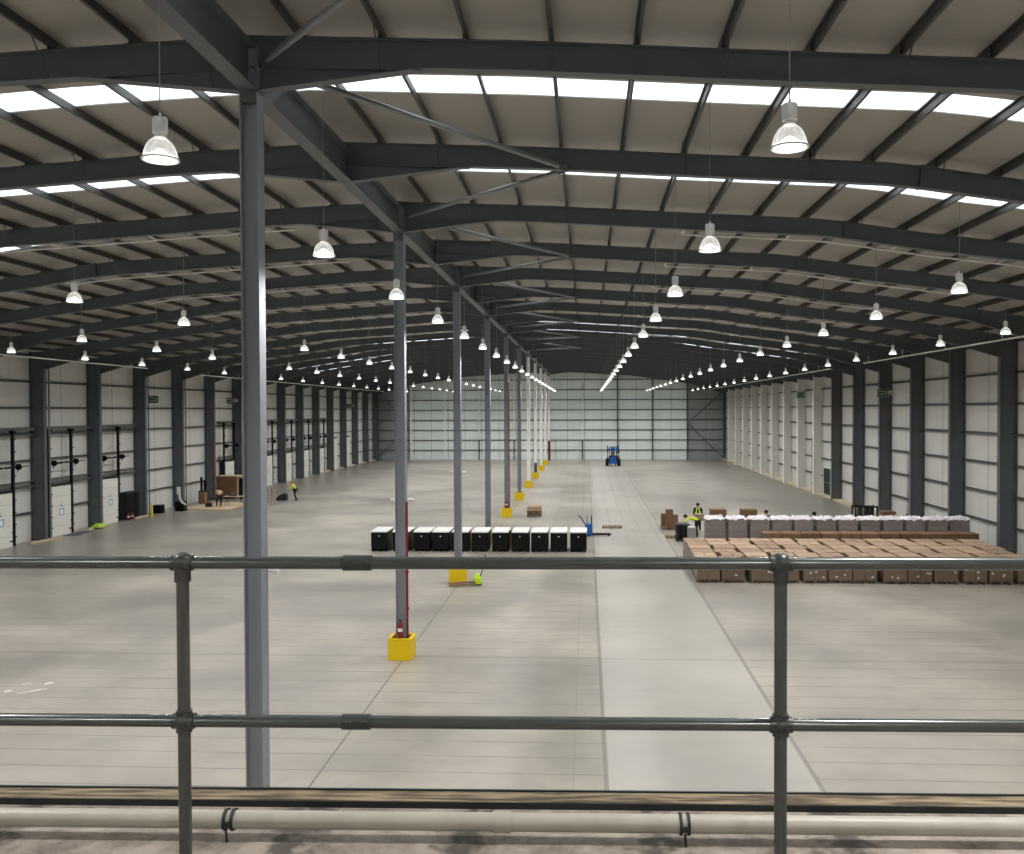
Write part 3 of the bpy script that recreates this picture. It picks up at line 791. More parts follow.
# rainwater pipes beside the left columns, red pipe on the right wall
for k in (6, 8, 9):
    x, y = CL + .05, fy(k) + .28
    o = MB().tube((x, y, 0), (x, y, 10.2), .055, 10).build('rainwater_pipe', 'grey', smooth=True)
    tag(o, 'upright grey pipe beside the %s dark column of the left wall' % nth(k - 5), 'pipe')
for x, y, z0, z1, lab in ((CR - .02, fy(7) + .25, 0, 4.7, 'red upright pipe beside the third dark column of the right wall'), (CR + .0, fy(11) + .3, 0, 5.2, 'red upright pipe beside the nearest pale boxed column'), (CL + .02, fy(10) - .3, 0, 5.0, 'red upright pipe on the left wall near the plywood cabin')):
    o = MB().tube((x, y, z0), (x, y, z1), .03, 8).tube((x, y, .9), (x - .12, y, .9), .035, 8).build('riser_pipe', 'red', smooth=True)
    tag(o, lab, 'pipe')

# exit signs ------------------------------------------------------------------
def text_mesh(s, size, m):
    cu = bpy.data.curves.new('lettering', 'FONT'); cu.body = s; cu.size = size; cu.align_x = 'LEFT'; cu.extrude = .002; cu.space_line = .8
    cu.materials.append(M[m])
    tmp = bpy.data.objects.new('tmp', cu); COL.objects.link(tmp); bpy.context.view_layer.update()
    me = bpy.data.meshes.new_from_object(tmp.evaluated_get(bpy.context.evaluated_depsgraph_get()))
    bpy.data.objects.remove(tmp); return me
def exit_sign(loc, label, arm):
    t = thing('exit_sign', label, 'exit sign', loc)
    w_, h = .74, .56
    MB().bbox(-w_ / 2, w_ / 2, -.015, .015, -h / 2, h / 2, .01).build('panel', 'green', t)
    f = MB().box(-w_ / 2, w_ / 2, -.02, -.015, h / 2 - .02, h / 2).box(-w_ / 2, w_ / 2, -.02, -.015, -h / 2, -h / 2 + .02).box(-w_ / 2, -w_ / 2 + .02, -.02, -.015, -h / 2, h / 2).box(w_ / 2 - .02, w_ / 2, -.02, -.015, -h / 2, h / 2)
    f.build('border', 'signwhite', t)
    o = obj('lettering', text_mesh('Fire\nexit', .25, 'signwhite'), t); o.rotation_euler = (PI / 2, 0, 0); o.location = (-.27, -.02, .04)
    # walking figure
    p = MB().lathe([(.001, -.02), (.03, -.02), (.03, -.016), (.001, -.016)], 10, (.23, 0, .15), 'Y')
    p.box(.20, .25, -.02, -.016, -.02, .10)
    p.tube((.22, -.018, -.02), (.28, -.018, -.18), .014, 6).tube((.22, -.018, -.02), (.16, -.018, -.17), .014, 6).tube((.24, -.018, .08), (.31, -.018, .03), .012, 6).tube((.21, -.018, .08), (.15, -.018, .04), .012, 6)
    p.build('pictogram', 'signwhite', t)
    # round emergency light unit next to the panel and the arm that carries both
    r = MB().lathe([(.07, -.05), (.14, -.05), (.14, .02), (.07, .02), (.07, -.05)], 14, (.53, 0, .02), 'Y'); r.build('emergency_light', 'white', t, True)
    MB().box(min(arm, -.3), max(arm, .45), .02, .05, .0, .05).build('arm', 'dark', t)
    return t
exit_sign((20.25, fy(8) - .25, 8.6), 'green Fire exit sign on a dark column of the right wall', .3)
exit_sign((20.35, fy(12) - .25, 8.85), 'green Fire exit sign on a pale boxed column of the right wall', .3)
exit_sign((-32.05, 65.1, 8.40), 'green Fire exit sign, nearer one on the left wall', -.37)
exit_sign((-32.05, 79.6, 8.45), 'green Fire exit sign, second one on the left wall', -.37)
exit_sign((-32.05, 120.2, 8.2), 'green Fire exit sign, farthest one on the left wall', -.4)

# ---------------------------------------------------------------- small things at the foot of the left wall
o = MB().bbox(-.09, .09, -1.3, 1.3, 0, .12, .01).build('timber_baulk', 'pine'); o.location = (-31.32, 50.45, 0); o.rotation_euler = (0, 0, -.16)
tag(o, 'pale timber baulk on the floor by the second dock door', 'timber')
o = MB().bbox(-.09, .09, -1.2, 1.2, 0, .12, .01).build('timber_baulk', 'pine'); o.location = (-31.38, 56.38, 0); o.rotation_euler = (0, 0, -.12)
tag(o, 'pale timber baulk on the floor under the lime cloth', 'timber')
o = MB().bbox(-.08, .08, -.9, .9, 0, .12, .01).build('timber_baulk', 'pine'); o.location = (-31.48, 61.96, 0)
tag(o, 'pale timber baulk on the floor beside the dark cabinet', 'timber')
def crumple(name, m, w_, d, h, seed):
    rnd = random.Random(seed); n = 9; vs = []; fs = []
    for j in range(n):
        for i in range(n):
            u, v = i / (n - 1) * 2 - 1, j / (n - 1) * 2 - 1
            e = max(abs(u), abs(v)); z = h * (1 - e ** 3) * (.55 + .45 * rnd.random()) + .004
            vs.append((u * w_ / 2 * (1 + .1 * rnd.uniform(-1, 1)), v * d / 2 * (1 + .1 * rnd.uniform(-1, 1)), z if e < 1 else 0))
    for j in range(n - 1):
        for i in range(n - 1): fs.append((j * n + i, j * n + i + 1, (j + 1) * n + i + 1, (j + 1) * n + i))
    m_ = MB().add(vs, fs); return m_.build(name, m, smooth=True)
o = crumple('cloth', 'limecloth', .6, .9, .26, 1); o.location = (-31.33, 56.03, .121); tag(o, 'crumpled lime cloth heaped on a timber baulk', 'cloth')
o = crumple('cloth', 'bluecloth', .9, 2.2, .08, 2); o.location = (-31.28, 53.78, 0); tag(o, 'dark blue sheet lying flat near the left dock doors', 'cloth')
t = thing('cabinet', 'dark equipment cabinet standing beside the third dock door', 'cabinet', (-32.05, 61.4, 0))
MB().bbox(-.3, .3, -.75, .75, .05, 1.9, .02).build('body', 'dark', t)
MB().box(.3, .32, -.70, -.02, .1, 1.85).box(.3, .32, .02, .70, .1, 1.85).build('door', 'black', t)
MB().box(-.28, .28, -.72, .72, 0, .05).build('plinth', 'black', t)
extinguisher((-31.62, 60.95, 0), 'red fire extinguisher in front of the dark cabinet')
extinguisher((-31.62, 60.42, 0), 'red fire extinguisher between the dark cabinet and dock door')
o = MB().lathe([(.001, 0), (.12, 0), (.12, .02), (.07, .03), (.07, .95), (.05, 1.0), (.001, 1.0)], 14).build('bollard', 'yellow', smooth=True); o.location = (-30.85, 62.2, 0)
tag(o, 'yellow bollard beside a dark column of the left wall', 'bollard')
t = thing('waste_bin', 'low black bin on the floor beside the yellow bollard', 'bin', (-31.6, 64.8, 0))
MB().bbox(-.3, .3, -.35, .35, 0, .55, .05).build('bin_body', 'black', t); MB().bbox(-.32, .32, -.37, .37, .55, .6, .02).build('lid', 'black', t)

# plywood cabin and workshop corner
t = thing('plywood_cabin', 'plywood cabin with a pale timber doorway near the left wall', 'cabin', (-30.15, 75.42, 0))
MB().box(-1.55, .25, 0, .03, .05, 1.92).box(-1.55, -1.52, .03, 1.4, .05, 1.92).box(-1.55, 1.3, 1.4, 1.43, .05, 1.92).box(1.27, 1.3, .03, 1.4, .05, 1.92).build('panel', 'ply', t)
MB().box(.25, .40, -.05, .06, 0, 1.9).box(1.15, 1.3, -.05, .06, 0, 1.9).box(.25, 1.3, -.05, .06, 1.8, 1.92).build('door_frame', 'pine', t)
MB().box(-1.58, 1.33, -.03, 1.46, 1.92, 1.96).build('top_edge', 'pine', t)
MB().box(.40, 1.15, .35, .38, 0, 1.9).build('door_panel', 'dark', t)
o = MB().bbox(-1.9, 1.9, -2.6, 2.6, 0, .025, .01).build('plywood_sheet', 'pine'); o.location = (-29.12, 69.86, 0)
tag(o, 'thin pale sheets laid on the floor before the plywood cabin', 'sheet')
o = MB().bbox(-1.3, 1.3, -.07, .07, 0, .09, .01).build('timber_length', 'pine'); o.location = (-28.22, 66.64, 0); o.rotation_euler = (0, 0, .02)
tag(o, 'long pale timber on the floor in front of the workshop corner', 'timber')
o = MB().bbox(-.9, .9, -.06, .06, 0, .06, .01).build('timber_length', 'pine'); o.location = (-29.67, 67.04, 0); o.rotation_euler = (0, 0, -.03)
tag(o, 'shorter pale timber on the floor behind the long one', 'timber')
t = thing('workbench', 'folding trestle workbench in front of the plywood cabin', 'workbench', (-27.92, 69.82, .025))
MB().bbox(-.75, .75, -.3, .3, .72, .76, .01).build('bench_top', 'pine', t)
for sx in (-.6, .6):
    for sy in (-.26, .26):
        MB().tube((sx, sy * 1.3, 0), (sx * .95, sy * .5, .72), .022, 6).build('leg', 'black', t)
    MB().tube((sx, -.25, .3), (sx, .25, .3), .015, 6).build('stretcher', 'black', t)
t = thing('mitre_saw', 'small red and dark saw standing on the trestle workbench', 'saw', (-28.02, 69.83, .785))
MB().bbox(-.25, .25, -.2, .2, 0, .06, .01).build('saw_base', 'dark', t)
MB().lathe([(.001, -.01), (.14, -.01), (.14, .01), (.001, .01)], 16, (0, 0, .22), 'Y').build('blade', 'grey', t)
MB().bbox(-.06, .2, .02, .16, .16, .34, .02).build('motor', 'red', t); MB().tube((.1, .08, .32), (-.15, .08, .45), .02, 6).build('handle', 'black', t)
t = thing('tool_box', 'olive and black tool box on the floor left of the stooping person', 'tool box', (-29.62, 68.98, .026))
MB().bbox(-.22, .22, -.18, .18, 0, .30, .03).build('box_body', 'dark', t); MB().bbox(-.2, .2, -.16, .16, .30, .38, .03).build('lid', 'wood', t); MB().path([(-.1, 0, .38), (-.1, 0, .44), (.1, 0, .44), (.1, 0, .38)], .012, 6).build('handle', 'black', t)
t = thing('step_ladder', 'red step ladder standing right of the nearest post', 'ladder', (-25.31, 70.54, 0))
for sx in (-.24, .24):
    MB().tube((sx, -.4, 0), (sx * .7, 0, 1.38), .022, 6).build('front_rail', 'red', t)
    MB().tube((sx, .4, 0), (sx * .7, .02, 1.36), .018, 6).build('rear_rail', 'red', t)
for i in range(4):
    f = (i + 1) / 5; MB().box(-.24 + .07 * f, .24 - .07 * f, -.4 + .4 * f - .04, -.4 + .4 * f + .04, 1.38 * f - .01, 1.38 * f + .01).build('tread', 'grey', t)
MB().box(-.19, .19, -.08, .1, 1.38, 1.41).build('top_platform', 'orange', t)
t = thing('carton', 'tall brown carton standing at the left wall by dark equipment', 'carton', (-31.08, 71.32, 0))
MB().bbox(-.24, .24, -.24, .24, 0, .92, .01).build('box', 'card_dark', t); MB().box(-.03, .03, -.245, .245, .915, .925).build('tape', 'pine', t)
t = thing('pump_unit', 'dark pipe-topped equipment standing behind the brown carton', 'equipment', (-31.5, 72.33, 0))
MB().bbox(-.3, .3, -.3, .3, 0, 1.0, .03).build('base_cabinet', 'dark', t); MB().tube((-.15, 0, 1.0), (-.15, 0, 2.1), .09, 10).tube((.15, 0, 1.0), (.15, 0, 1.8), .12, 10).build('pipe', 'black', t, True); MB().lathe([(.09, 0), (.16, .0), (.16, .05), (.09, .05)], 12, (-.15, 0, 1.7)).build('flange', 'red', t)
t = thing('electrical_box', 'black box with a bent white panel leaning on it by the left wall', 'box', (-30.43, 66.21, 0))
MB().bbox(-.5, .2, -.3, .3, 0, .75, .03).build('box', 'black', t)
MB().prism([(-.28, 1.85), (-.02, 1.85), (0, 1.05), (.12, .8), (.42, .55), (.42, .45), (.05, .62), (-.12, .95), (-.18, 1.3), (-.28, 1.3)], 'Y', -.36, -.32).build('bent_panel', 'white', t)

# ---------------------------------------------------------------- people
import bmesh
def skin_obj(name, pts, edges, m, parent=None, root=0, sub=1):
    me = bpy.data.meshes.new(name); bm = bmesh.new(); L = bm.verts.layers.skin.verify(); vs = []
    for i, (p, r) in enumerate(pts):
        v = bm.verts.new(p); v[L].radius = (r, r) if not isinstance(r, tuple) else r; v[L].use_root = (i == root); vs.append(v)
    for a, b in edges: bm.edges.new((vs[a], vs[b]))
    bm.to_mesh(me); bm.free(); me.materials.append(M[m])
    o = obj(name, me, parent)
    sk = o.modifiers.new('skin', 'SKIN'); sk.use_smooth_shade = True
    ss = o.modifiers.new('sub', 'SUBSURF'); ss.levels = sub; ss.render_levels = sub
    return o
def person(loc, rz, J, label, top='hivis', legs='cloth', hat='hair', stripes=False):
    """J: dict of joint positions; facing local +y"""
    V = {k: Vector(v) for k, v in J.items()}
    pts, ed, idx = [], [], {}
    def P(k, p, r): idx[k] = len(pts); pts.append((tuple(p), r)); return idx[k]
    def E(a, b): ed.append((idx[a], idx[b]))
    P('pel', V['pel'], .13); P('waist', V['pel'].lerp(V['chest'], .4), .115); P('chest', V['chest'], .15); E('pel', 'waist'); E('waist', 'chest')
    P('neck', V['neck'], .055); E('chest', 'neck'); P('jaw', V['neck'].lerp(V['head'], .55), .075); E('neck', 'jaw'); P('head', V['head'], .095); E('jaw', 'head')
    hd = (V['head'] - V['neck']).normalized(); P('crown', V['head'] + hd * .07, .07); E('head', 'crown')
    for s in 'LR':
        for k, r in (('sho', .062), ('elb', .042), ('wri', .028)): P(k + s, V[k + s], r)
        E('chest', 'sho' + s); E('sho' + s, 'elb' + s); E('elb' + s, 'wri' + s)
        d = (V['wri' + s] - V['elb' + s]).normalized(); hnd = V['wri' + s] + d * .08
        P('palm' + s, hnd, .032); E('wri' + s, 'palm' + s)
        side = d.orthogonal().normalized(); sd = Vector((0, 0, 1)).cross(d); sd = sd.normalized() if sd.length > .1 else side
        for q in range(4):
            b = hnd + sd * (-.03 + .02 * q) + d * .03; ln = (.06, .07, .066, .05)[q]
            P('f%d%s' % (q, s), b, .0095); P('g%d%s' % (q, s), b + d * ln * .6 + Vector((0, 0, -.008)), .009); P('h%d%s' % (q, s), b + d * ln + Vector((0, 0, -.025)), .008)
            E('palm' + s, 'f%d%s' % (q, s)); E('f%d%s' % (q, s), 'g%d%s' % (q, s)); E('g%d%s' % (q, s), 'h%d%s' % (q, s))
        tb = V['wri' + s].lerp(hnd, .6) + sd * (.045 if s == 'R' else -.045)
        P('t' + s, tb, .011); P('u' + s, tb + d * .04, .009); E('palm' + s, 't' + s); E('t' + s, 'u' + s)
        for k, r in (('hip', .09), ('kne', .058), ('ank', .04)): P(k + s, V[k + s], r)
        P('toe' + s, V['toe' + s], .035)
        E('pel', 'hip' + s); E('hip' + s, 'kne' + s); E('kne' + s, 'ank' + s); E('ank' + s, 'toe' + s)
    body = skin_obj('person', pts, ed, 'skin'); body.location = loc; body.rotation_euler = (0, 0, rz); tag(body, label, 'person')
    def sub(name, keys, eds, m, grow):
        q = [(pts[idx[k]][0], pts[idx[k]][1] + grow) for k in keys]
        return skin_obj(name, q, [(keys.index(a), keys.index(b)) for a, b in eds], m, body)
    sub('jacket', ['chest', 'waist', 'pel', 'shoL', 'elbL', 'wriL', 'shoR', 'elbR', 'wriR'], [('chest', 'waist'), ('waist', 'pel'), ('chest', 'shoL'), ('shoL', 'elbL'), ('elbL', 'wriL'), ('chest', 'shoR'), ('shoR', 'elbR'), ('elbR', 'wriR')], top, .018)
    sub('trousers', ['pel', 'hipL', 'kneL', 'ankL', 'hipR', 'kneR', 'ankR'], [('pel', 'hipL'), ('hipL', 'kneL'), ('kneL', 'ankL'), ('pel', 'hipR'), ('hipR', 'kneR'), ('kneR', 'ankR')], legs, .022)
    for s in 'LR':
        skin_obj('boot', [((V['ank' + s] + Vector((0, -.03, -.02))), .055), (V['toe' + s], .048)], [(0, 1)], 'black', body)
    h = MB().ball(tuple(V['head'] + hd * .035 + Vector((0, -.012, 0))), .118, 14, 8, (1, 1.05, .95)); h.build('helmet' if hat not in ('hair',) else 'hair', hat, body, True)
    MB().ball(tuple(V['head'] + Vector((0, .10, -.02))), .02, 8, 6).build('nose', 'skin', body, True)
    if stripes:
        c = V['chest']; p_ = V['pel']; ax = (c - p_).normalized()
        mb = MB()
        for sx in (-.08, .08): mb.tube(c + Vector((sx, -.165, .10)), p_ + Vector((sx, -.15, .12)), .022, 6)
        mb.build('reflective_stripe', 'hivis', body)
    return body
def stand(**kw):
    J = dict(pel=(0, 0, .95), chest=(0, .01, 1.32), neck=(0, .01, 1.50), head=(0, .035, 1.63),
             shoL=(-.2, 0, 1.42), elbL=(-.27, -.02, 1.12), wriL=(-.25, .12, .9), shoR=(.2, 0, 1.42), elbR=(.27, -.02, 1.12), wriR=(.25, .12, .9),
             hipL=(-.1, 0, .9), kneL=(-.12, .03, .5), ankL=(-.12, -.02, .09), toeL=(-.13, .15, .045), hipR=(.1, 0, .9), kneR=(.12, .03, .5), ankR=(.12, -.02, .09), toeR=(.13, .15, .045))
    J.update(kw); return J
# standing person with a carton
person((6.83, 55.71, 0), PI - .1, stand(elbL=(-.25, .08, 1.12), wriL=(-.2, .30, 1.0), elbR=(.25, .08, 1.12), wriR=(.2, .30, 1.0)),
       'person in black and yellow striped top standing and holding a brown carton', 'cloth', 'cloth', 'hair', False)
sx0 = bpy.data.objects.get('person')
mb = MB()
for sx in (-.09, .09): mb.tube((sx, .165, 1.45), (sx, .16, 1.0), .028, 6)
mb.tube((-.14, .15, 1.12), (.14, .15, 1.12), .02, 6)
mb.build('reflective_stripe', 'hivis', sx0, label='yellow reflective stripes')
t = thing('carton', 'brown carton held at the waist by the standing person', 'carton', (6.86, 55.16, .74))
MB().bbox(-.27, .27, -.2, .2, 0, .40, .01).build('box', 'card', t); MB().box(-.275, .275, -.025, .025, .395, .405).build('tape', 'pine', t)
# bending person in hi-vis
person((6.29, 53.03, 0), 1.35, dict(pel=(0, -.22, .98), chest=(0, .18, 1.20), neck=(0, .36, 1.22), head=(0, .49, 1.24),
       shoL=(-.2, .26, 1.20), elbL=(-.26, .42, 1.0), wriL=(-.2, .60, .90), shoR=(.2, .26, 1.20), elbR=(.26, .42, 1.0), wriR=(.2, .60, .90),
       hipL=(-.1, -.2, .92), kneL=(-.12, -.08, .5), ankL=(-.12, -.14, .09), toeL=(-.13, .04, .045), hipR=(.1, -.2, .92), kneR=(.12, -.1, .5), ankR=(.12, -.2, .09), toeR=(.13, -.02, .045)),
       'person in bright yellow top bending over behind a white wrapped carton', 'hivis', 'cloth', 'hair')
# head and shoulders behind the wrapped pallets
person((10.21, 51.82, 0), PI, stand(), 'dark-haired person whose head shows over the wrapped pallet row', 'cloth', 'cloth', 'hair')
# stooping worker by the plywood cabin
person((-28.87, 69.16, .03), .4, dict(pel=(0, -.18, .86), chest=(0, .16, 1.12), neck=(0, .28, 1.24), head=(0, .38, 1.32),
       shoL=(-.2, .2, 1.18), elbL=(-.26, .36, .98), wriL=(-.16, .56, .92), shoR=(.2, .2, 1.18), elbR=(.26, .36, .98), wriR=(.16, .56, .92),
       hipL=(-.1, -.16, .82), kneL=(-.16, .12, .48), ankL=(-.16, -.08, .09), toeL=(-.17, .1, .045), hipR=(.1, -.16, .82), kneR=(.13, -.02, .45), ankR=(.13, -.3, .09), toeR=(.13, -.12, .045)),
       'person in pale top and dark trousers stooping at the trestle workbench', 'pine', 'cloth', 'hair')
# worker in a yellow vest pushing a floor machine
wk = person((-24.41, 74.1, 0), 1.45, stand(chest=(0, .16, 1.24), neck=(0, .26, 1.38), head=(0, .34, 1.48), shoL=(-.2, .18, 1.32), elbL=(-.26, .2, 1.02), wriL=(-.2, .42, .92), shoR=(.2, .18, 1.32), elbR=(.26, .2, 1.02), wriR=(.2, .42, .92),
       kneR=(.12, .12, .48), ankR=(.12, -.05, .09), toeR=(.13, .12, .045), kneL=(-.12, 0, .5), ankL=(-.12, -.22, .10), toeL=(-.13, -.05, .045)),
       'person in yellow vest and orange helmet pushing a dark floor machine', 'hivis', 'cloth', 'orange')
t = thing('floor_machine', 'dark walk-behind floor machine in front of the yellow-vested person', 'floor machine', (-25.46, 74.23, 0), 0)
MB().prism([(-.55, .08), (.3, .08), (.3, .5), (.1, .62), (-.25, .45), (-.5, .25)], 'Y', -.28, .28).build('body', 'dark', t)
MB().path([(.15, -.2, .55), (.55, -.2, .92), (.55, .2, .92), (.15, .2, .55)], .018, 8).build('handle', 'grey', t)
for sx in (-.35, .18):
    for sy in (-.3, .3): MB().lathe([(.001, -.03), (.09, -.03), (.09, .03), (.001, .03)], 14, (sx, sy, .09), 'Y').build('wheel', 'rubber', t)

# ---------------------------------------------------------------- goods
def pallet_mb(w_=1.0, d=1.0, m=0):
    mb = MB()
    for i in range(3):
        x = -w_ / 2 + i * (w_ - .1) / 2; mb.box(x, x + .1, -d / 2, d / 2, 0, .022)
        for j in range(3):
            y = -d / 2 + j * (d - .12) / 2; mb.box(x, x + .1, y, y + .12, .022, .10)
    for j in range(3):
        y = -d / 2 + j * (d - .1) / 2; mb.box(-w_ / 2, w_ / 2, y, y + .1, .10, .12)
    for i in range(7):
        x = -w_ / 2 + i * (w_ - .1) / 6; mb.box(x, x + .1, -d / 2, d / 2, .12, .144)
    return mb
pal_me = pallet_mb().mesh('pallet', 'wood')
def random_tint(name, amt=.22):
    m = M[name]; nt = m.node_tree; b = nt.nodes['Principled BSDF']; l = b.inputs['Base Color'].links
    oi = nt.nodes.new('ShaderNodeObjectInfo'); mr = nt.nodes.new('ShaderNodeMapRange'); mr.inputs[3].default_value = 1 - amt; mr.inputs[4].default_value = 1 + amt * .6
    nt.links.new(oi.outputs['Random'], mr.inputs[0])
    mx = nt.nodes.new('ShaderNodeMix'); mx.data_type = 'RGBA'; mx.blend_type = 'MULTIPLY'; mx.inputs[0].default_value = 1
    if l: nt.links.new(l[0].from_socket, mx.inputs[6])
    else: mx.inputs[6].default_value = b.inputs['Base Color'].default_value
    nt.links.new(mr.outputs[0], mx.inputs[7]); nt.links.new(mx.outputs[2], b.inputs['Base Color'])
for n_ in ('card', 'card_dark', 'loadgrey'): random_tint(n_)
def load_mb(variant, w_=1.0, d=1.0, h=.86):
    rnd = random.Random(variant * 13 + 5); mb = MB(); g = .012
    layers = 2
    for l in range(layers):
        z0 = .144 + l * h / layers; z1 = z0 + h / layers - .006
        cuts_x = [0, .5, 1] if (l + variant) % 2 else [0, 1]
        cuts_y = [0, .5, 1] if variant % 3 else [0, .33, .66, 1]
        for a, b in zip(cuts_x[:-1], cuts_x[1:]):
            for c_, e in zip(cuts_y[:-1], cuts_y[1:]):
                o_ = rnd.uniform(-.012, .012)
                mb.bbox(-w_ / 2 + a * w_ + g + o_, -w_ / 2 + b * w_ - g + o_, -d / 2 + c_ * d + g, -d / 2 + e * d - g, z0, z1 + rnd.uniform(-.008, .008) * (l == layers - 1), .008)
    return mb
load_me = [load_mb(v).mesh('cartons', 'card') for v in range(4)]
hi_me = [load_mb(v, h=1.08).mesh('cartons', 'card_dark') for v in range(2)]
def shell(w_, d, z0, z1, seed, m='film'):
    rnd = random.Random(seed); vs = []; fs = []; n = 7; loop = []
    for i in range(n): loop.append((-w_ / 2 + w_ * i / n, -d / 2))
    for i in range(n): loop.append((w_ / 2, -d / 2 + d * i / n))
    for i in range(n): loop.append((w_ / 2 - w_ * i / n, d / 2))
    for i in range(n): loop.append((-w_ / 2, d / 2 - d * i / n))
    L = len(loop); K = 6
    for k in range(K):
        for x, y in loop:
            q = 1 + rnd.uniform(.0, .035); vs.append((x * q, y * q, z0 + (z1 - z0) * k / (K - 1)))
    for k in range(K - 1):
        for i in range(L): fs.append((k * L + i, k * L + (i + 1) % L, (k + 1) * L + (i + 1) % L, (k + 1) * L + i))
    return MB().add(vs, fs).mesh('stretch_wrap', m, False)
wrap_me = [shell(1.0, 1.0, .05, .97, v) for v in range(4)]
def pallet_load(x, y, rz, me, wme, label, group, cap=None):
    t = thing('pallet_load', label, 'pallet of cartons', (x, y, 0), rz, group)
    obj('pallet', pal_me, t); obj('cartons', me, t)
    if wme: obj('stretch_wrap', wme, t)
    if cap: obj('film_cap', cap, t)
    return t
lab_me = [MB().box(-w_, w_, -.532, -.528, -h_, h_).mesh('paper_label', 'white') for w_, h_ in ((.04, .03), (.05, .025), (.03, .035))]
rnd = random.Random(3)
NC, NR = 13, 6
PITX = [1.06, 1.24, 1.06, 1.2, 1.06, 1.06, 1.24, 1.06, 1.1, 1.2, 1.06, 1.22, 1.1]
for j in range(NR):
    x = 5.27
    for i in range(NC):
        xx = x + rnd.uniform(-.01, .01) + .012 * j * max(0, 4 - i) / 2; yy = 39.66 + 1.13 * j + rnd.uniform(-.05, .05)
        x += PITX[(i + j) % 13] if j else PITX[i]
        if xx > 19.15 and j > 3: continue
        row = ('front row', 'second row', 'third row', 'fourth row', 'fifth row', 'sixth row')[j]
        ld_ = pallet_load(xx, yy, rnd.uniform(-.02, .02), load_me[rnd.randrange(4)], wrap_me[rnd.randrange(4)],
                    'wrapped pallet of brown cartons, %s, %s from the left' % (row, nth(i + 1)), 'pallets of brown cartons')
        if j == 0:
            for q in range(2 + (i * 7) % 3):
                o = obj('paper_label', lab_me[(i + q) % 3], ld_); o.location = (rnd.uniform(-.4, .4), 0, rnd.uniform(.25, .85))
for i in range(11):
    q_ = pallet_load(9.42 + .975 * i, 46.52 + rnd.uniform(-.03, .03), 0, hi_me[i % 2], None, 'taller brown carton pallet in front of the white-wrapped row, %s from the left' % nth(i + 1), 'taller brown carton pallets')
    q_.scale = (.93, .93, 1)
# white film wrapped row
def capmesh(seed):
    rnd = random.Random(seed); n = 12; vs = []; fs = []
    for j in range(n):
        for i in range(n):
            u, v = i / (n - 1) * 2 - 1, j / (n - 1) * 2 - 1; e = max(abs(u), abs(v))
            z = 1.87 + (rnd.random() ** 2) * .13 * (1 - .5 * e)
            if e >= 1: z = 1.80 + rnd.uniform(-.05, .03)
            if rnd.random() < .03: z += .10
            q = 1.04 if e >= 1 else 1.0
            vs.append((u * .52 * q, v * .52 * q, z))
    for j in range(n - 1):
        for i in range(n - 1): fs.append((j * n + i, j * n + i + 1, (j + 1) * n + i + 1, (j + 1) * n + i))
    return MB().add(vs, fs).mesh('film_cap', 'filmcap')
caps = [capmesh(s) for s in range(4)]
tall_me = []
for v in range(3):
    mb = MB()
    for l in range(5):
        z0 = .144 + l * .34; mb.bbox(-.49, .49, -.49, .49, z0 + .01, z0 + .33, .03)
    tall_me.append(mb.mesh('goods', 'loadgrey'))
twrap = [shell(1.0, 1.0, .08, 1.84, 20 + v, 'film_pale') for v in range(4)]
for i in range(12):
    q_ = pallet_load(6.72 + 1.135 * i, 47.75 + rnd.uniform(-.03, .03), rnd.uniform(-.02, .02), tall_me[i % 3], twrap[i % 4],
                'tall pallet wrapped in white film behind the cartons, %s from the left' % nth(i + 1), 'film-wrapped tall pallets', caps[i % 4])
    q_.scale = (.97, .97, .98)
# second film-wrapped row glimpsed behind
for i, x in enumerate((8.05, 9.5)):
    pass
for x, y, lab in ((7.83, 54.2, 'brown carton load showing above the wrapped row, left one'), (9.62, 54.1, 'brown carton load showing above the wrapped row, right one')):
    t = thing('pallet_load', lab, 'pallet of cartons', (x, y, 0))
    obj('pallet', pal_me, t); mb = MB()
    for l in range(2): mb.bbox(-.45, .45, -.45, .45, .15 + l * .71, .85 + l * .71, .01)
    mb.build('cartons', 'card_dark', t); MB().box(-.455, .455, -.04, .04, 1.555, 1.575).build('tape', 'pine', t)
# cartons on a pallet left of the people
t = thing('pallet_load', 'low pallet carrying one tall and two short brown cartons', 'pallet of cartons', (5.19, 56.95, 0))
obj('pallet', pal_me, t)
for x, y, w_, h in ((-.02, -.25, .22, 1.10), (-.30, .18, .2, .80), (.36, -.15, .16, .76)):
    q = MB().bbox(x - w_, x + w_, y - .22, y + .22, .146, .146 + h, .01).build('carton', 'card_dark', t)
# black plastic pallets in a stack
for i in range(8):
    mb = MB(); mb.box(-.38, .38, -.5, .5, .09, .12)
    for a in (-.36, -.05, .26):
        for b in (-.48, -.06, .36): mb.box(a, a + .1, b, b + .12, 0, .09)
    for a in (-.36, -.05, .26): mb.box(a, a + .1, -.48, .48, 0, .015)
    o = mb.build('plastic_pallet', 'dark'); o.location = (5.47 + rnd.uniform(-.02, .02), 51.8, .122 * i); o.rotation_euler = (0, 0, rnd.uniform(-.04, .04))
    tag(o, 'black plastic pallet in the stack beside the wrapped row, %s from the floor' % nth(i + 1), 'pallet', 'stacked black pallets')
o = obj('wooden_pallet', pal_me); o.location = (4.94, 52.97, 0); o.scale = (.6, .8, .8); tag(o, 'small wooden pallet lying left of the black pallet stack', 'pallet')
t = thing('wrapped_carton', 'white film-wrapped tall carton next to the first wrapped pallet', 'carton', (5.97, 49.96, 0))
t.location = (5.82, 50.26, 0)
MB().bbox(-.22, .22, -.22, .22, 0, 1.0, .04).build('carton', 'white', t); obj('film_cap', shell(.45, .45, .0, 1.02, 77), t)
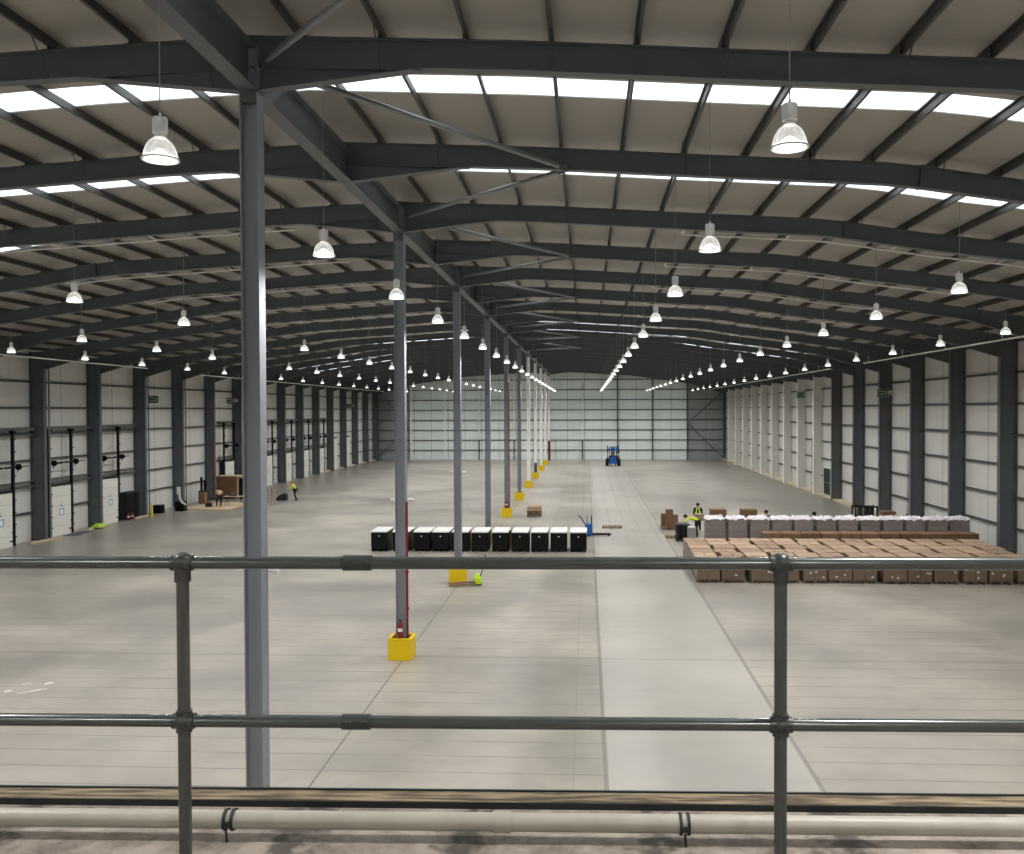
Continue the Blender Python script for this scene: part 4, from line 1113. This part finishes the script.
# black lidded crates
body = MB(); body.bbox(-.43, .43, -.85, .85, .13, 1.02, .03)
body.box(-.40, -.34, -.8, .8, 0, .13).box(.34, .40, -.8, .8, 0, .13).box(-.03, .03, -.8, .8, 0, .13)
for z in (.32, .55, .78): body.box(-.435, .435, -.856, -.85, z, z + .012)
crate_me = body.mesh('crate_body', 'black')
lid_me = MB().bbox(-.445, .445, -.865, .865, 1.02, 1.10, .025).mesh('lid', 'lid')
logo_me = MB().lathe([(.001, -.862), (.035, -.862), (.035, -.858), (.001, -.858)], 10, (0, 0, .82), 'Y').mesh('badge', 'white')
strap_me = MB().box(.428, .436, -.25, -.19, .14, 1.02).box(.428, .436, .19, .25, .14, 1.02).mesh('strap', 'grey')
CXW = [-11.08, -9.90, -8.77, -7.76, -6.73, -5.66, -4.60, -3.53, -2.51, -1.49, -.44]
for i, x in enumerate(CXW):
    t = thing('lidded_crate', 'black crate with a white lid standing in the middle row, %s from the left' % nth(i + 1), 'crate', (x, 47.30 + .87, 0), rnd.uniform(-.015, .015), 'black lidded crates')
    obj('crate_body', crate_me, t); obj('lid', lid_me, t); obj('badge', logo_me, t); obj('strap', strap_me, t)
o = MB().bbox(-.06, .06, -.3, .3, 0, 1.0, .01).build('board_bundle', 'card_dark'); o.location = (-4.065, 48.57, 0)
tag(o, 'brown board bundle standing between two black crates', 'boards')
o = MB().bbox(-.03, .03, -.4, .4, 0, 1.08, .01).build('plywood_board', 'pine'); o.location = (-6.19, 48.23, 0)
tag(o, 'thin pale board standing between two black crates', 'boards')
# pallet stack beyond
t = thing('pallet_load', 'flat bundles of pinkish boards on dark pallets right of the far posts', 'pallet of boards', (-3.7, 63.5, 0))
for i in range(3):
    q = obj('pallet', pal_me, t); q.location = (0, 0, .144 * i)
MB().bbox(-.52, .52, -.5, .5, .44, .56, .04).bbox(-.5, .5, -.48, .48, .58, .76, .05).build('board_bundle', 'card', t)
# single flat pallet on the floor
t = thing('flat_pallet', 'low pallet lying alone on the floor right of the blue truck', 'pallet', (1.61, 57.36, 0))
obj('pallet', pal_me, t); t.scale = (1.25, .8, .8)
# blue walkie truck
t = thing('pallet_truck', 'blue powered pallet truck standing at the right end of the crates', 'pallet truck', (0.11, 53.72, 0))
MB().bbox(-.22, .22, -.35, .35, .06, .72, .04).build('motor_housing', 'blue', t)
for sy in (-.2, .2): MB().bbox(.22, 1.32, sy - .08, sy + .08, .07, .13, .01).build('fork', 'black', t)
MB().path([(-.18, 0, .6), (-.42, 0, 1.02), (-.52, 0, 1.12)], .03, 8).build('tiller', 'black', t, True)
MB().path([(-.5, -.15, 1.1), (-.6, -.15, 1.2), (-.6, .15, 1.2), (-.5, .15, 1.1), (-.5, -.15, 1.1)], .018, 6).build('handle', 'black', t)
MB().box(.14, .2, -.32, -.26, .72, 1.2).box(.14, .2, .26, .32, .72, 1.2).box(.14, .2, -.32, .32, 1.14, 1.2).build('guard_frame', 'dark', t)
MB().tube((-.1, .1, .72), (-.1, .1, 1.15), .02, 6).build('mast_rod', 'dark', t)
for sx, sy in ((0, -.3), (0, .3), (1.2, -.2), (1.2, .2)): MB().lathe([(.001, -.04), (.07, -.04), (.07, .04), (.001, .04)], 12, (sx, sy, .07), 'Y').build('wheel', 'rubber', t)
# lime hand pallet truck
t = thing('hand_pallet_truck', 'lime green hand pallet truck parked by the third post', 'pallet truck', (-4.68, 38.37, 0), PI + .24)
MB().bbox(-.12, .14, -.26, .26, .08, .36, .03).bbox(-.08, .10, -.12, .12, .36, .48, .03).build('hydraulic_body', 'lime', t)
for sy in (-.19, .19): MB().prism([(.1, .06), (1.25, .04), (1.25, .09), (.1, .14)], 'Y', sy - .075, sy + .075).build('fork', 'wood', t)
MB().path([(-.08, 0, .3), (-.22, 0, .75), (-.30, 0, 1.15)], .02, 8).build('tiller', 'black', t)
MB().path([(-.30, 0, 1.12), (-.30, -.12, 1.2), (-.33, -.1, 1.3), (-.33, .1, 1.3), (-.30, .12, 1.2), (-.30, 0, 1.12)], .014, 6).build('handle', 'black', t)
for sy in (-.1, .1): MB().lathe([(.001, -.03), (.09, -.03), (.09, .03), (.001, .03)], 12, (-.06, sy, .09), 'Y').build('wheel', 'rubber', t)
# black steel stillage, flat boards
t = thing('stillage', 'black steel stillage frame standing behind the wrapped row at right', 'stillage', (18.1, 59.64, 0))
for sx in (-.68, .68):
    for sy in (-.4, .4): MB().box(sx - .04, sx + .04, sy - .04, sy + .04, 0, 1.2).build('post', 'black', t)
for z in (.15, 1.1): MB().box(-.68, .68, -.42, -.38, z, z + .07).box(-.68, .68, .38, .42, z, z + .07).box(-.7, -.64, -.4, .4, z, z + .07).box(.64, .7, -.4, .4, z, z + .07).build('frame_rail', 'black', t)
for sx in (-.3, .1, .42): MB().box(sx - .09, sx + .09, -.3, .3, .22, 1.12).build('stored_part', 'dark', t)
t = thing('board_stack', 'stack of flat brown boards near the right wall', 'boards', (18.95, 57.62, 0))
obj('pallet', pal_me, t)
for i in range(6): MB().bbox(-.58 + .02 * i, .6 - .05 * i, -.45, .45, .146 + .155 * i, .295 + .155 * i, .01).build('board', 'card_dark', t)
t = thing('pallet_truck', 'dark pallet truck handle rising behind the wrapped pallets', 'pallet truck', (12.55, 50.35, 0))
MB().bbox(-.3, .3, -.25, .25, .08, .7, .04).build('motor_housing', 'dark', t); MB().tube((0, 0, .7), (0, 0, 1.55), .035, 8).build('tiller', 'black', t); MB().bbox(-.09, .09, -.05, .05, 1.5, 1.83, .02).build('handle', 'black', t)
for sx in (-.2, .2): MB().bbox(sx - .07, sx + .07, .25, 1.3, .07, .13, .01).build('fork', 'black', t); MB().lathe([(.001, -.03), (.08, -.03), (.08, .03), (.001, .03)], 12, (sx, 0, .08), 'X').build('wheel', 'rubber', t)

# blue forklift in front of the far wall
t = thing('forklift', 'dark blue forklift parked before the far wall', 'forklift', (3.53, 120.98, 0))
MB().bbox(-.55, .55, -.6, 1.3, .35, 1.35, .08).build('chassis', 'navy', t)
MB().prism([(-.5, .3), (.5, .3), (.38, 1.15), (.0, 1.3), (-.38, 1.15)], 'Y', -.75, -.6).build('front_grille', 'blue', t)
for sx in (-.78, .78):
    for sy, r in ((-.35, .52), (.95, .48)):
        q = MB().lathe([(.001, -.2), (r * .55, -.2), (r * .9, -.2), (r, -.13), (r, .13), (r * .9, .2), (.001, .2)], 20, (sx, sy, r), 'X').build('wheel', 'rubber', t, True)
        MB().lathe([(.001, -.21), (r * .45, -.21), (r * .45, .21), (.001, .21)], 14, (sx, sy, r), 'X').build('hub', 'grey', q)
for sx in (-.72, .72):
    MB().bbox(sx - .07, sx + .07, -.66, -.5, .9, 2.75, .02).build('mast', 'navy', t)
    MB().lathe([(.001, -.06), (.11, -.06), (.11, .02), (.001, .02)], 12, (sx * .9, -.72, 1.55), 'Y').build('headlight', 'white', t)
MB().bbox(-.66, .66, -.62, -.54, 2.05, 2.3, .02).bbox(-.30, .28, -.68, -.6, 2.1, 2.5, .03).build('carriage', 'blue', t)
MB().box(-.5, -.44, -.4, -.34, 1.35, 2.5).box(.44, .5, -.4, -.34, 1.35, 2.5).box(-.5, -.44, .9, .96, 1.35, 2.5).box(.44, .5, .9, .96, 1.35, 2.5).box(-.52, .52, -.42, .98, 2.5, 2.56).build('overhead_guard', 'navy', t)
MB().bbox(-.25, .25, .2, .7, 1.35, 1.55, .04).bbox(-.25, .25, .62, .74, 1.5, 2.0, .04).build('seat', 'loadgrey', t)
MB().lathe([(.001, 0), (.08, 0), (.08, .12), (.001, .12)], 10, (0, .2, 2.56)).build('beacon', 'white', t)
for sx in (-.3, .3): MB().bbox(sx - .06, sx + .06, -1.7, -.68, .08, .14, .01).bbox(sx - .06, sx + .06, -.74, -.68, .08, .7, .01).build('fork', 'dark', t)
o = MB().tube((0, 0, .0), (0, 0, 3.2), .03, 6).build('far_pipe', 'steel'); o.location = (-4.6, 134, 0); tag(o, 'thin grey pipe upright near the farthest post', 'pipe')

# taped marks on the floor at left
mb = MB()
for P_, Q_, w_ in (((-15.17, 23.07), (-14.63, 23.51), .03), ((-15.53, 23.82), (-15.37, 24.01), .03), ((-15.62, 23.2), (-15.5, 23.32), .09), ((-14.92, 23.88), (-14.82, 24.08), .08), ((-14.98, 23.28), (-14.74, 23.46), .03)):
    P_, Q_ = Vector(P_), Vector(Q_); n_ = (Q_ - P_).normalized(); n_ = Vector((-n_.y, n_.x)) * w_ / 2
    mb.prism([tuple(P_ + n_), tuple(P_ - n_), tuple(Q_ - n_), tuple(Q_ + n_)], 'Z', 0, .003)
o = mb.build('floor_tape', 'tape'); tag(o, 'white tape marks on the concrete floor at far left', 'tape')

# ---------------------------------------------------------------- world, view
w = bpy.data.worlds.new('world'); S.world = w; w.use_nodes = True
bg = w.node_tree.nodes['Background']; bg.inputs[0].default_value = (.92, .96, 1, 1); bg.inputs[1].default_value = 4.0
S.view_settings.view_transform = 'Standard'; S.view_settings.look = 'None'; S.view_settings.gamma = 1
S.view_settings.exposure = 0.17; S.view_settings.use_curve_mapping = False
S.cycles.use_denoising = True
S.cycles.max_bounces = 6; S.cycles.diffuse_bounces = 4; S.cycles.transparent_max_bounces = 12
S.cycles.sample_clamp_indirect = 4.0
try: S.cycles.use_light_tree = True
except Exception: pass
